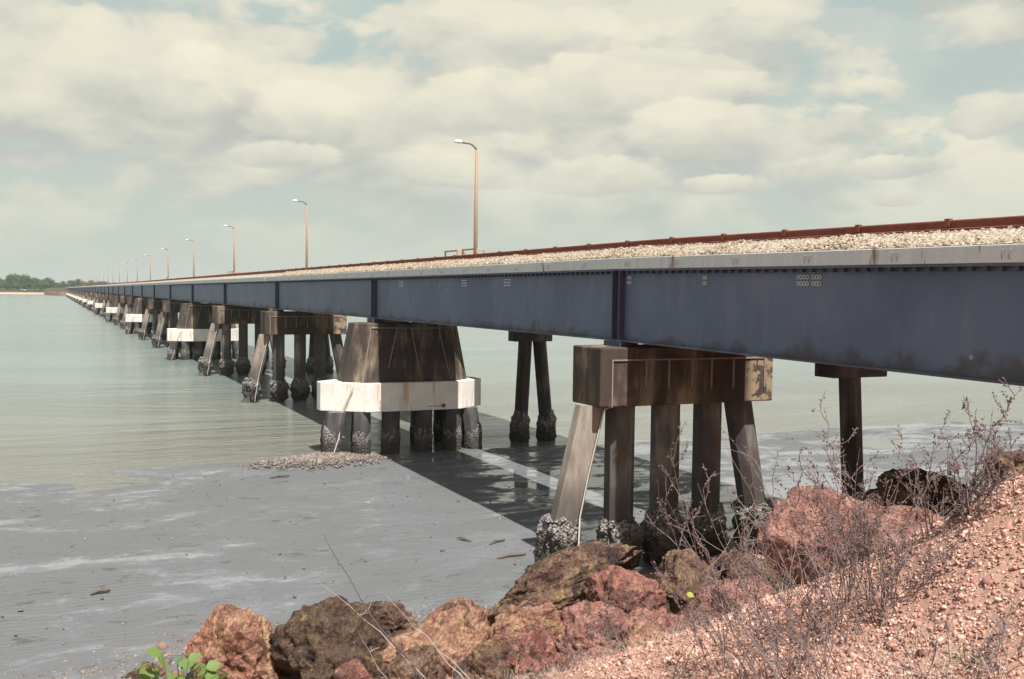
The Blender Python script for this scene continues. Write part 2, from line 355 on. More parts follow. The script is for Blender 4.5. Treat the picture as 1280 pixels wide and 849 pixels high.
# ------------------------------------------------------------------ mesh helpers
class MB:
    def __init__(s): s.v = []; s.f = []
    def add(s, vs, fs):
        o = len(s.v); s.v += [tuple(x) for x in vs]; s.f += [tuple(i+o for i in q) for q in fs]
    def box(s, x0, x1, y0, y1, z0, z1):
        vs = [(x, y, z) for z in (z0, z1) for y in (y0, y1) for x in (x0, x1)]
        s.add(vs, [(0, 2, 3, 1), (4, 5, 7, 6), (0, 1, 5, 4), (2, 6, 7, 3), (0, 4, 6, 2), (1, 3, 7, 5)])
    def loft(s, rings, caps=True):
        n = len(rings[0]); o = len(s.v)
        for r in rings: s.v += [tuple(p) for p in r]
        for k in range(len(rings)-1):
            for i in range(n):
                j = (i+1) % n
                s.f.append((o+k*n+i, o+k*n+j, o+(k+1)*n+j, o+(k+1)*n+i))
        if caps:
            s.f.append(tuple(o+i for i in reversed(range(n)))); s.f.append(tuple(o+(len(rings)-1)*n+i for i in range(n)))
    def tube(s, pts, rad, n=6, caps=True):
        pts = [Vector(p) for p in pts]
        if isinstance(rad, (int, float)): rad = [rad]*len(pts)
        rings = []; a = None
        for i, p in enumerate(pts):
            d = (pts[min(i+1, len(pts)-1)]-pts[max(i-1, 0)])
            d = d.normalized() if d.length > 1e-9 else Vector((0, 0, 1))
            if a is None:
                a = d.orthogonal().normalized()
            else:
                a = (a - d*a.dot(d)); a = a.normalized() if a.length > 1e-6 else d.orthogonal().normalized()
            bb = d.cross(a)
            rings.append([p + rad[i]*(math.cos(2*math.pi*k/n)*a + math.sin(2*math.pi*k/n)*bb) for k in range(n)])
        s.loft(rings, caps)
    def sweepY(s, prof, ys, zoff, caps=True):
        """profile [(x, z)] (counter-clockwise seen from +Y) carried along Y with a height offset"""
        s.loft([[(x, y, z+zoff(y)) for x, z in prof] for y in ys], caps)
    def mesh(s, name, smooth=False):
        me = bpy.data.meshes.new(name); me.from_pydata(s.v, [], s.f); me.validate()
        bm = bmesh.new(); bm.from_mesh(me); bmesh.ops.recalc_face_normals(bm, faces=bm.faces); bm.to_mesh(me); bm.free()
        if smooth: me.polygons.foreach_set('use_smooth', [True]*len(me.polygons))
        return me
    def build(s, name, mat, parent=None, smooth=False, bevel=0):
        return obj(name, s.mesh(name, smooth), mat, parent, bevel)
def obj(name, me, mat, parent=None, bevel=0):
    if mat is not None and not len(me.materials): me.materials.append(M[mat])
    o = bpy.data.objects.new(name, me); COL.objects.link(o)
    if parent: o.parent = parent
    if bevel:
        bv = o.modifiers.new('bevel', 'BEVEL'); bv.width = bevel; bv.segments = 2; bv.limit_method = 'ANGLE'
    return o
def tag(o, label=None, cat=None, group=None, kind=None):
    if label: o['label'] = label
    if cat: o['category'] = cat
    if group: o['group'] = group
    if kind: o['kind'] = kind
    return o
def thing(name, loc, label, cat, group=None):
    o = bpy.data.objects.new(name, None); COL.objects.link(o); o.location = loc
    return tag(o, label, cat, group)
def copy_thing(src, loc, label, group=None):
    r = src.copy(); COL.objects.link(r); r.location = loc; r['label'] = label
    if group: r['group'] = group
    for ch in src.children:
        c2 = ch.copy(); COL.objects.link(c2); c2.parent = r
        for g in ch.children:
            d = g.copy(); COL.objects.link(d); d.parent = c2
    return r
def fastmesh(name, V, F):
    me = bpy.data.meshes.new(name); V = np.asarray(V, np.float32); F = np.asarray(F, np.int32); k = F.shape[1]
    me.vertices.add(len(V)); me.vertices.foreach_set('co', V.ravel())
    me.loops.add(F.size); me.loops.foreach_set('vertex_index', F.ravel())
    me.polygons.add(len(F)); me.polygons.foreach_set('loop_start', np.arange(0, F.size, k, dtype=np.int32))
    me.update(calc_edges=True); me.validate(); return me
def ico(sub):
    bm = bmesh.new(); bmesh.ops.create_icosphere(bm, subdivisions=sub, radius=1)
    V = np.array([v.co[:] for v in bm.verts]); F = np.array([[v.index for v in f.verts] for f in bm.faces]); bm.free()
    return V, F
ICO1 = ico(1)
def scatter(name, mat, pos, size, flatz=.65, parent=None, jitter=.52, ang=True):
    """many loose angular stones joined into one mesh"""
    V0, F0 = ICO1; n = len(pos); nv = len(V0)
    V = V0[None]*(1+jitter*(rng.random((n, nv, 1))-.5)*2)
    V = V*np.stack([.7+.6*rng.random(n), .7+.6*rng.random(n), flatz*(.7+.6*rng.random(n))], -1)[:, None, :]
    ax = rng.normal(size=(n, 3)); ax[:, 2] *= 2.0; ax /= np.linalg.norm(ax, axis=1, keepdims=True); th = rng.random(n)*6.283
    K = np.zeros((n, 3, 3)); K[:, 0, 1] = -ax[:, 2]; K[:, 0, 2] = ax[:, 1]; K[:, 1, 0] = ax[:, 2]; K[:, 1, 2] = -ax[:, 0]; K[:, 2, 0] = -ax[:, 1]; K[:, 2, 1] = ax[:, 0]
    Rm = np.eye(3)[None] + np.sin(th)[:, None, None]*K + (1-np.cos(th))[:, None, None]*(K@K)
    V = np.einsum('nij,nkj->nki', Rm, V)*np.asarray(size)[:, None, None] + np.asarray(pos)[:, None, :]
    F = F0[None]+(np.arange(n)*nv)[:, None, None]
    o = obj(name, fastmesh(name, V.reshape(-1, 3), F.reshape(-1, 3)), mat, parent); return o

# ------------------------------------------------------------------ layout constants (metres, eye at the origin)
S0, D = 24.52, 23.786
XN, XF = 14.5, 18.55               # rail deck edges
ZSB, ZST, ZGB = .742, 1.05, -1.30
MUD, WATER = -7.92, -7.955
NSP = 46
Y_END = S0+NSP*D
def zoff(y): return -(S0-y)*.00926 if y < S0 else 0.0

# ------------------------------------------------------------------ setting: water, mud, bank, far shore
s = MB(); s.add([(-6000, -400, WATER), (6000, -400, WATER), (6000, 9000, WATER), (-6000, 9000, WATER)], [(0, 1, 2, 3)])
tag(s.build('water', 'water'), kind='structure')

def nzv(x, y, sc, oct_=4, seed=0.): return mnoise.fractal(Vector((x*sc+seed, y*sc+seed*.37, seed)), 1.0, 2.0, oct_)
xs = np.concatenate([np.linspace(-160, -32, 24), np.linspace(-30, 70, 201), np.linspace(73, 260, 30)])
ys = np.concatenate([np.linspace(12, 56, 120), np.linspace(58, 90, 10)])
V = []
for y in ys:
    base = MUD + (.012 if y < 26 else 0) - max(0, y-34)*.0026 - max(0, y-46.5)*.05
    for x in xs:
        V.append((x, y, base + .028*nzv(x, y*1.3, .11, 4, 3.1) + .008*nzv(x, y, .6, 3, 8.3)))
nx = len(xs)
F = [(j*nx+i, j*nx+i+1, (j+1)*nx+i+1, (j+1)*nx+i) for j in range(len(ys)-1) for i in range(nx-1)]
me = fastmesh('mud_flat', V, F); me.polygons.foreach_set('use_smooth', [True]*len(F))
tag(obj('mud_flat', me, 'mud'), kind='structure')

# bank surface: thin-plate spline through surveyed points
CP = [(0, 0, -1.75), (-3, 0, -1.9), (3, 1, -1.9), (0, -5, -1.7), (6, -3, -1.4), (-8, -2, -2.6), (10, 0, -1.0), (13, -2, .2), (21, -2, .2), (16, -8, .6), (28, -3, -1.),
      (3.2, 7.0, -3.9), (-1, 8, -4.5), (-6, 8, -5.), (-12, 8, -5.6), (-2, 14.5, -6.5), (-9, 13, -7.2), (-20, 10, -6.9),
      (14, 11, -4.6), (18, 11.5, -4.8), (18, 5, -2.0), (23, 12, -5.0), (24, 5, -2.2), (31, 9, -5.0), (40, 9, -6.5),
      (-5, 18.8, -7.9), (0, 20.4, -7.9), (3, 21.5, -7.95), (6, 21.7, -7.95), (10, 21.4, -7.95), (13, 23.0, -7.95), (17, 24.6, -7.9), (21, 24.5, -7.9), (27, 23.5, -7.9), (35, 21.5, -7.9), (50, 18, -7.9),
      (-14, 16.5, -7.9), (-30, 18, -7.9), (-60, 15, -7.9), (0, 32, -9.4), (20, 34, -9.4), (45, 30, -9.6), (-30, 30, -9.6), (80, 20, -9), (-60, 28, -10), (-60, -20, -3), (60, -20, -2), (0, -30, -1.2), (70, 0, -5), (-40, 0, -4.5)]
for q in ((1280, 585, 12.5), (1200, 655, 12.), (1130, 725, 12.), (1000, 768, 12.5), (850, 805, 13.), (1280, 849, 8.5), (1040, 849, 10.5), (850, 849, 12.), (700, 849, 15.), (1280, 700, 10.4), (1150, 790, 10.6),
          (640, 860, 17.), (520, 868, 18.2), (380, 868, 19.)):
    CP.append(tuple(P(*q)))
for q in ((120, 862), (180, 852), (235, 846), (60, 880)):
    CP.append(tuple(P(q[0], q[1], -8.02/ray(q[0], q[1]).z)))
CP = np.array(CP)
def U_(r2): return np.where(r2 > 1e-12, .5*r2*np.log(np.maximum(r2, 1e-12)), 0)
n_ = len(CP); d2 = ((CP[:, None, :2]-CP[None, :, :2])**2).sum(-1)
A_ = np.zeros((n_+3, n_+3)); A_[:n_, :n_] = U_(d2)+.5*np.eye(n_); A_[:n_, n_] = 1; A_[:n_, n_+1:] = CP[:, :2]; A_[n_, :n_] = 1; A_[n_+1:, :n_] = CP[:, :2].T
w_ = np.linalg.solve(A_, np.concatenate([CP[:, 2], np.zeros(3)]))
def bank_z(X, Y):
    X = np.asarray(X, float); Y = np.asarray(Y, float)
    d = (X[..., None]-CP[:, 0])**2+(Y[..., None]-CP[:, 1])**2
    return U_(d)@w_[:n_] + w_[n_] + w_[n_+1]*X + w_[n_+2]*Y
xs = np.concatenate([np.linspace(-70, -17, 30), np.linspace(-16, 32, 241), np.linspace(34, 75, 24)])
ys = np.concatenate([np.linspace(-30, -3, 14), np.linspace(-2, 28, 181), np.linspace(29, 33, 4)])
GX, GY = np.meshgrid(xs, ys); GZ = bank_z(GX, GY)
V = np.stack([GX, GY, GZ], -1).reshape(-1, 3)
for i in range(len(V)):
    x, y, z = V[i]
    V[i, 2] = z + .10*nzv(x, y, .55, 4, 5.5) + .04*nzv(x, y, 2.1, 3, 1.5)
nx = len(xs)
F = [(j*nx+i, j*nx+i+1, (j+1)*nx+i+1, (j+1)*nx+i) for j in range(len(ys)-1) for i in range(nx-1)]
me = fastmesh('shore_bank', V, F); me.polygons.foreach_set('use_smooth', [True]*len(F))
tag(obj('shore_bank', me, 'bank_soil'), kind='structure')

# far shore across the water
def shore_y(x):
    return 1430 - 90*math.exp(-((x+20)/60)**2)*0 + .25*x + 14*math.sin(x/37.) if x < 2 else 1160 + (x-2)*1.2
xs = list(np.linspace(-420, -2, 60))+[0, 1]
V = []; rows = (0, 12, 30, 60, 140, 500); hz_ = (-8.6, -7.2, -5.6, -4.2, -1., 3.)
for x in xs:
    for r_, h_ in zip(rows, hz_): V.append((x*1.0, 1425+.25*x+14*math.sin(x/37.)+r_, h_))
F = []
for i in range(len(xs)-1):
    for k in range(5): F.append((i*6+k, (i+1)*6+k, (i+1)*6+k+1, i*6+k+1))
me = fastmesh('far_beach', V, F); me.materials.append(M['sand']); me.materials.append(M['far_ground'])
me.polygons.foreach_set('material_index', [0 if (i % 5) < 2 else 1 for i in range(len(F))])
tag(obj('far_beach', me, None), kind='structure')
xs = list(np.linspace(-12, 30, 22))+list(np.linspace(38, 1500, 60)); V = []
for x in xs:
    y0 = 1165+max(0, 8-x)**1.3*4.0+max(0, x-24)*.12 + 3*math.sin(x/3.)
    for r_, h_ in zip((0, 9, 20, 60, 200, 600), (-8.6, -6.8, -3.2, -1.6, .5, 3.)): V.append((x, y0+r_, (h_ if x > -10 else -8.6)+(.8*nzv(x, r_, .3, 3, 6.) if r_ < 30 else 0)))
F = [(i*6+k, (i+1)*6+k, (i+1)*6+k+1, i*6+k+1) for i in range(len(xs)-1) for k in range(5)]
me = fastmesh('far_headland', V, F); me.materials.append(M['rock_brown']); me.materials.append(M['far_ground'])
me.polygons.foreach_set('material_index', [0 if (i % 5) < 2 else 1 for i in range(len(F))])
tag(obj('far_headland', me, None), kind='structure')

# ------------------------------------------------------------------ railway bridge (spans, deck slab, ballast, rails)
RB = thing('railway_bridge', (0, 0, 0), 'long blue-grey steel girder railway bridge with pale concrete deck edge running to the far shore', 'railway bridge')
def girder_mesh(x, sgn, y0, y1):
    g = MB(); z = zoff
    g.sweepY([(x-.012, ZGB+.045), (x+.012, ZGB+.045), (x+.012, ZSB-.05), (x-.012, ZSB-.05)], [y0+.04, y1-.04], z)     # web
    g.sweepY([(x-.2, ZGB), (x+.2, ZGB), (x+.2, ZGB+.045), (x-.2, ZGB+.045)], [y0+.04, y1-.04], z)                 # bottom flange
    g.sweepY([(x-.2, ZSB-.05), (x+.2, ZSB-.05), (x+.2, ZSB-.004), (x-.2, ZSB-.004)], [y0+.04, y1-.04], z)        # top flange
    return g
def stiff_mesh(x, y):
    g = MB(); z = zoff(y)
    for s_ in (-1, 1):
        a, b_ = sorted((x+s_*.014, x+s_*.19)); g.box(a, b_, y-.016, y+.016, ZGB+.047+z, ZSB-.052+z)
    return g
def bolts_mesh(x, y0, y1):
    g = MB(); y = y0+.3
    while y < y1-.2:
        z = zoff(y); g.box(x-.17, x-.07, y-.045, y+.045, ZSB-.13+z, ZSB-.052+z); y += .31
    return g
def ring_mesh(x, pts):
    g = MB()
    for (y, z) in pts:
        ring = []
        for k in range(13):
            a = 2*math.pi*k/12; ring.append((x, y+.042*math.cos(a), z+zoff(y)+.042*math.sin(a)))
        g.tube(ring, .009, 4, False)
    return g
gx = (XN+.25, XF-.25)
shared = {}
for n in range(-1, NSP):
    y0, y1 = S0+n*D, S0+(n+1)*D
    for gi, x in enumerate(gx):
        if n < 1: me = girder_mesh(x, 1, y0, y1).mesh('girder')
        else:
            if ('g', gi) not in shared: shared['g', gi] = girder_mesh(x, 1, 1000, 1000+D).mesh('girder')
            me = shared['g', gi]
        o = obj('girder', me, 'girder_paint', RB)
        if n >= 1: o.location.y = y0-1000
        st = [(y0+.2), (y1-.2)]
        if gi == 0 or n < 4:
            for y in st:
                if n < 1: s_ = stiff_mesh(x, y).build('stiffener', 'girder_dark', o)
                else:
                    if ('s', gi) not in shared: shared['s', gi] = stiff_mesh(x, 1000).mesh('stiffener')
                    s_ = obj('stiffener', shared['s', gi], 'girder_dark', o); s_.location.y = (y-y0)
        if gi == 0 and n < 5:
            bo = bolts_mesh(x, y0, y1).build('flange_clips', 'girder_dark', o); bo['kind'] = 'stuff'
            if n >= 1: bo.location.y = -(y0-1000)
zr = .44
rg_ = [(16.41+.095*k, zr-.07+.14*j) for k in range(8) if k not in (3,) for j in range(2)]
rr = ring_mesh(gx[0]-.03, [(y, z) for (y, z) in rg_]); 
for dy in (20.47,): rr.v, rr.f = rr.v, rr.f
ro = rr.build('paint_ring', 'ring_paint', RB)
ro2 = ring_mesh(gx[0]-.03, [(20.44, .5), (20.44, .36), (20.53, .5), (20.53, .36)]).build('paint_ring', 'ring_paint', RB)
ro3 = ring_mesh(gx[0]-.03, [(24.0, .5), (24.0, .36), (24.12, .5), (24.12, .36), (24.85, .5), (24.85, .36)]).build('paint_ring', 'ring_paint', RB)
for o in (ro, ro2, ro3): o['kind'] = 'stuff'
g = MB()
for yb in (32.1, 36.2, 44.):
    for k in range(3):
        for j in range(3): g.box(gx[0]-.022, gx[0]-.013, yb+.2*k, yb+.2*k+.13, .29+.1*j, .325+.1*j)
g.build('chalk_mark', 'ring_paint', RB)['kind'] = 'stuff'

# deck slab pieces, each its own part
def slab_mesh(y0, y1):
    ys = [y0+.008] + ([S0] if y0 < S0 < y1 else []) + [y1-.008]
    g = MB(); g.sweepY([(XN, ZSB), (XF, ZSB), (XF, ZST), (XF-.22, ZST), (XF-.22, ZSB+.22), (XN+.22, ZSB+.22), (XN+.22, ZST), (XN, ZST)], ys, zoff)
    return g
sj = [S0-D] + [S0+2.5+k*(D+.6)-.0 for k in range(0, NSP-1)] + [Y_END]
for k in range(len(sj)-1):
    if sj[k+1] < sj[k]+1: continue
    dx = .012*((k*7) % 3-1)
    o = slab_mesh(sj[k], sj[k+1]).build('deck_slab', 'slab_concrete', RB, bevel=.012 if k < 4 else 0)
    o.location.x = dx
# lifting loops cast in the deck edge
g = MB()
y = 2.0; i = 0
while y < 75:
    z = zoff(y)+ZSB+.16
    for dy in (-.07, .07):
        g.tube([(XN+.01, y+dy, z+.07), (XN-.045, y+dy, z+.055), (XN-.05, y+dy+.01, z-.02), (XN-.015, y+dy+.03, z-.10)], .011, 5)
    y += 2.42; i += 1
g.build('lifting_loops', 'galvanised', RB)['kind'] = 'stuff'
# ballast bed
TC = 16.52
g = MB()
prof = [(XN+.225, ZST-.06), (XF-.225, ZST-.06), (XF-.23, ZST+.03), (TC+1.05, ZST+.32), (TC-1.05, ZST+.32), (XN+.23, ZST+.03)]
g.sweepY(prof, [S0-D]+[S0]+[Y_END], zoff)
bb = g.build('ballast_bed', 'ballast_bed', RB)
n = 19000
yy = 3+(rng.random(n)**1.35)*70; u_ = rng.random(n)
xx = XN+.22+u_*1.05; zz = ZST+.02+np.clip(u_*1.05/.95, 0, 1)*.31+np.array([zoff(a) for a in yy])
ks = rng.random(n)
zz += .03*ks + .035*np.array([nzv(a, 0., .9, 3, 2.2) for a in yy])
bs = scatter('ballast', 'ballast_stone', np.stack([xx, yy, zz], -1), (.015+.022*rng.random(n))*(1+yy/70), .8, RB); bs['kind'] = 'stuff'
# rails (1067 mm gauge) with rounded heads
def rail_prof(x, zb):
    h = .19
    return [(x-.068, zb), (x+.068, zb), (x+.068, zb+.014), (x+.02, zb+.032), (x+.011, zb+.06), (x+.011, zb+.105), (x+.036, zb+.14), (x+.036, zb+.172), (x+.02, zb+h),
            (x-.02, zb+h), (x-.036, zb+.172), (x-.036, zb+.14), (x-.011, zb+.105), (x-.011, zb+.06), (x-.02, zb+.032), (x-.068, zb+.014)]
ZR = ZST+.40
for x in (TC-.57, TC+.57):
    g = MB(); g.sweepY(rail_prof(x, ZR), [S0-D, S0, Y_END], zoff); g.build('rail', 'rust_steel', RB)
g = MB()
y = 2.2
while y < 150:
    z = zoff(y)+ZR
    x = TC-.57
    g.box(x-.05, x+.05, y-.05, y+.05, z+.192, z+.22)
    g.box(x-.055, x-.038, y-.06, y+.06, z+.06, z+.219)
    g.box(x-.052, x-.03, y+.5, y+.78, z+.142, z+.172)
    y += 2.4
g.build('rail_clips', 'rust_steel', RB)['kind'] = 'stuff'
# handrail hoops of the refuges on the far deck edge
for k in range(1, NSP, 3):
    yc = S0+k*D
    if k > 16: break
    for ya, yb in ((yc-3.2, yc-1.25), (yc-.65, yc+1.2)):
        g = MB(); x = 18.9; zt = 2.2
        g.box(x-.04, x+.04, ya, yb, zt-.05, zt+.03)
        g.box(x-.035, x+.035, ya, ya+.09, .9, zt-.05); g.box(x-.035, x+.035, yb-.09, yb, .9, zt-.05)
        g.box(x+.36, x+.43, ya, ya+.07, .9, zt-.1); g.box(x-.0, x+.43, ya+.1, ya+.16, zt-.13, zt-.06)
        g.box(XF-.02, x+.5, ya, yb, .84, .90)
        g.build('refuge_rail', 'hoop_paint', RB)
# near and far abutments
ab = thing('bridge_abutment', (16.5, S0-D-.9, -3), 'concrete abutment block at the landward end of the girder bridge', 'abutment')
g = MB(); g.box(-3.2, 3.2, -.8, 1.3, -4, 1.25); g.build('bearing_shelf', 'slab_concrete', ab, bevel=.03)
g = MB(); g.box(-3.2, 3.2, -1.4, -.8, -4, 3.7); g.build('back_wall', 'slab_concrete', ab, bevel=.03)
ab2 = thing('bridge_abutment', (17., Y_END+.6, -3), 'low dark abutment at the far end of the railway bridge', 'abutment')
g = MB(); g.box(-4, 9, -.4, 14, -6, 3.7); g.build('abutment_wall', 'rock_brown', ab2)

# ------------------------------------------------------------------ pile bents
def octo(cx, cy, r, z, rot=0.0):
    rr = r/math.cos(math.pi/8)
    return [(cx+rr*math.cos(math.pi/8+k*math.pi/4+rot), cy+rr*math.sin(math.pi/8+k*math.pi/4+rot), z) for k in range(8)]
def pile_mesh(x0, z0, x1, z1, r=.40, y0=0., y1=0.):
    g = MB(); k = 6
    g.loft([octo(x0+(x1-x0)*i/k, y0+(y1-y0)*i/k, r, z0+(z1-z0)*i/k) for i in range(k+1)]); return g
def lump(seed, rx, rz, sub=4, rough_=.28):
    """barnacle and oyster growth clinging round a pile foot"""
    V0, F0 = ico(sub); V = V0.copy(); out = []
    for v in V:
        p = Vector(v); q = p*2.6+Vector((seed*7.1, 0, seed))
        d = mnoise.voronoi(p*5.5+Vector((seed, 2, 1)))[0][0]
        k = 1 + rough_*mnoise.fractal(q, .8, 2.0, 4) + .16*(.45-d)
        h = math.hypot(p.x, p.y); zc = math.copysign(abs(p.z)**.8, p.z)
        sx = h**.55/h if h > 1e-4 else 1
        out.append((p.x*sx*rx*k, p.y*sx*rx*k, zc*rz*(1+.30*mnoise.fractal(Vector((p.x*2.2+seed, p.y*2.2, seed)), .9, 2.0, 3))))
    me = fastmesh('oyster_crust', out, F0); me.materials.append(M['oyster_shell'])
    me.polygons.foreach_set('use_smooth', [True]*len(F0))
    return me
CR = [lump(i, (.57, .62, .60)[i], .85, 5, .34) for i in range(3)]
CRL = [lump(i+5, .60, .95, 3) for i in range(2)]
BX, BZ = 16.6, -7.95
# local pile axes: (x at cap, x at foot)
PILES = [(-2.80, -4.05), (-1.83, -1.83), (-.28, -.28), (1.21, 1.21), (2.30, 3.35)]
FB = -1.2                                     # pile foot, below mud
def make_bent(near=True, label=''):
    r = thing('pile_bent', (BX, S0, BZ), label, 'pile bent', 'plain concrete pile bents under the railway bridge')
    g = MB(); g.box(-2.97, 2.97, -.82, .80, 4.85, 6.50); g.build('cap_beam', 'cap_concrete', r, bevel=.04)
    for x in gx:
        g = MB(); g.box(x-BX-.3, x-BX+.3, -.45, .45, 6.49, 6.65); g.build('bearing', 'girder_dark', r)
    for i, (xa, xb) in enumerate(PILES):
        slope = (xb-xa)/(4.85+.4)
        p = pile_mesh(xa, 4.86, xa+slope*(4.86-FB), FB).build('pile', 'sunlit_pile_concrete' if i == 0 else 'shaded_pile_concrete', r)
        if near:
            zc = (.95, .80, .75, .85, 1.0)[i]
            c_ = obj('oyster_crust', CR[i % 3], None, p); c_.location = (xa+slope*(4.86-zc), 0, zc); c_.rotation_euler.z = i*1.3
            c_.scale = (1, 1, (1.0, .95, 1.05, 1.1, .9)[i])
        else:
            zc = .7
            c_ = obj('oyster_crust', CRL[i % 2], None, p); c_.location = (xa+slope*(4.86-zc), 0, zc); c_.scale = (.9, .9, .9)
    g = MB(); yf = -.835; zt = 6.15
    g.box(-2.62, 2.66, yf-.02, yf+.02, zt-.018, zt+.022)
    g.box(-2.62, -2.58, yf-.02, yf+.02, 4.85, zt-.025)
    for x, zb in ((-1.5, 5.36), (-.74, 5.35), (.05, 5.34), (.72, 5.33), (1.5, 5.3), (2.63, 5.28)):
        g.box(x-.022, x+.022, yf-.02, yf+.02, zb, zt-.025)
    g.build('conduit', 'galvanised', r)
    g = MB(); g.tube([(-2.60, -.80, 4.88), (-2.64, -.46, 4.72), (-3.08, -.425, 2.9), (-3.36, -.48, 1.75), (-3.5, -.70, 1.1), (-3.66, -.74, .1)], .022, 5)
    if near: g.build('rope', 'rope', r)
    return r
def ordn(i): return ['nearest', 'second', 'third', 'fourth', 'fifth', 'sixth', 'seventh', 'eighth', 'ninth', 'tenth', 'eleventh', 'twelfth', 'thirteenth', 'fourteenth', 'fifteenth', 'sixteenth'][i]

# ------------------------------------------------------------------ tower piers
TX = 16.2
def tower_mesh():
    g = MB()
    def ring(a, b_, c_x, c_y, z, cx=0.0):
        return [(cx-a+c_x, -b_, z), (cx+a-c_x, -b_, z), (cx+a, -b_+c_y, z), (cx+a, b_-c_y, z), (cx+a-c_x, b_, z), (cx-a+c_x, b_, z), (cx-a, b_-c_y, z), (cx-a, -b_+c_y, z)]
    g.loft([ring(3.30, 1.42, .95, .85, 3.50), ring(2.70, 1.18, .50, .62, 6.42)])
    return g
def white_cap_mesh():
    g = MB()
    pts = [(-2.35, -1.75), (2.55, -1.75), (4.1, -.55), (4.1, .55), (2.55, 1.75), (-2.35, 1.75), (-4.35, .35), (-4.35, -.35)]
    g.loft([[(x, y, 2.12) for x, y in pts], [(x, y, 3.52) for x, y in pts]]); return g
def make_tower(near, label):
    r = thing('tower_pier', (TX, S0+D, BZ), label, 'bridge pier', 'tower piers on white pile caps under the railway bridge')
    tower_mesh().build('shaft', 'shaft_concrete', r, bevel=.04)
    white_cap_mesh().build('pile_cap', 'white_cap_paint', r, bevel=.03)
    for x in gx:
        g = MB(); g.box(x-TX-.3, x-TX+.3, -.5, .5, 6.41, 6.65); g.build('bearing', 'girder_dark', r)
    for row, y in enumerate((-1.15, 1.15)):
        xsr = (-3.75, -2.5, -1.0, .7, 2.3, 3.15) if row == 0 else (-3.2, -1.9, -.25, 1.3, 2.6, 3.3)
        for i, x in enumerate(xsr):
            sl = -.55 if i == 0 else (.55 if i == 5 else 0)
            yl = .25*(1 if row else -1)
            p = pile_mesh(x, 2.13, x+sl, -1.5, .42, y, y+yl*.0).build('pile', 'tower_pile_concrete', r)
            if near:
                c_ = obj('oyster_crust', CRT[i % 2], None, p); c_.location = (x+sl*.47, y, .55); c_.rotation_euler.z = i*1.1+row
    if near:
        g = MB(); yb = -1.455; yt = -1.21
        def f(x, z):
            k = (z-3.5)/(6.42-3.5); return (x, -1.42-.03+(.24)*k, z)
        for a, b_ in (((-2.05, 6.2), (1.47, 6.2)), ((-2.05, 6.2), (-2.55, 3.52)), ((-.73, 6.2), (-1.2, 4.25)), ((.0, 6.2), (.38, 4.2)), ((1.46, 6.2), (2.05, 3.6))):
            g.tube([f(*a), f(*b_)], .024, 5)
        g.build('conduit', 'galvanised', r)
        g = MB(); g.tube([(-3.0, -1.42, 3.3), (-3.45, -1.18, 2.2), (-3.75, -1.6, .9), (-4.05, -1.7, .1)], .03, 5)
        g.build('rope', 'rope', r)
        g = MB()                                             # pipe stub and drill lines on the cap face
        g.tube([(1.55, -1.76, 2.33), (1.55, -1.83, 2.33)], .10, 10); g.box(.75, 1.5, -1.775, -1.757, 2.30, 2.325)
        g.build('drain_stub', 'rust_steel', r)
    return r
CRT = [lump(i+11, .47, .95, 4, .14) for i in range(2)]
CRR = lump(17, .50, .85, 4, .3)
bent0 = make_bent(True, 'nearest dark pile bent standing just behind the shore boulders')
bentF = None; tow0 = None; towF = None
nb = 0; nt_ = 0
for k in range(0, NSP):
    y = S0+k*D; far = k > 11
    if k % 3 == 1:
        nt_ += 1
        lab = ('nearest tower pier with white pile cap beside the mound of shells' if nt_ == 1 else
               f'{ordn(nt_-1)} white-capped tower pier along the bridge from the boulder shore' if nt_ <= 8 else 'small distant white-capped tower pier near the far end of the bridge')
        grp = 'tower piers on white pile caps' if nt_ <= 8 else 'distant white-capped tower piers near the far end'
        src = towF if far else tow0
        if src is None:
            src = make_tower(not far, lab); src.location.y = y; src['group'] = grp
            if far: towF = src
            else: tow0 = src
        else: copy_thing(src, (TX, y, BZ), lab, grp)
    else:
        nb += 1
        lab = (None if nb == 1 else f'{ordn(nb-1)} plain pile bent along the bridge from the boulder shore' if nb <= 12 else 'small distant plain pile bent near the far end of the bridge')
        grp = 'plain concrete pile bents' if nb <= 12 else 'distant plain pile bents near the far end'
        if k == 0: bent0['group'] = grp; continue
        src = bentF if far else bent0
        if src is None: bentF = make_bent(False, lab); bentF.location.y = y; bentF['group'] = grp
        else: copy_thing(src, (BX, y, BZ), lab, grp)

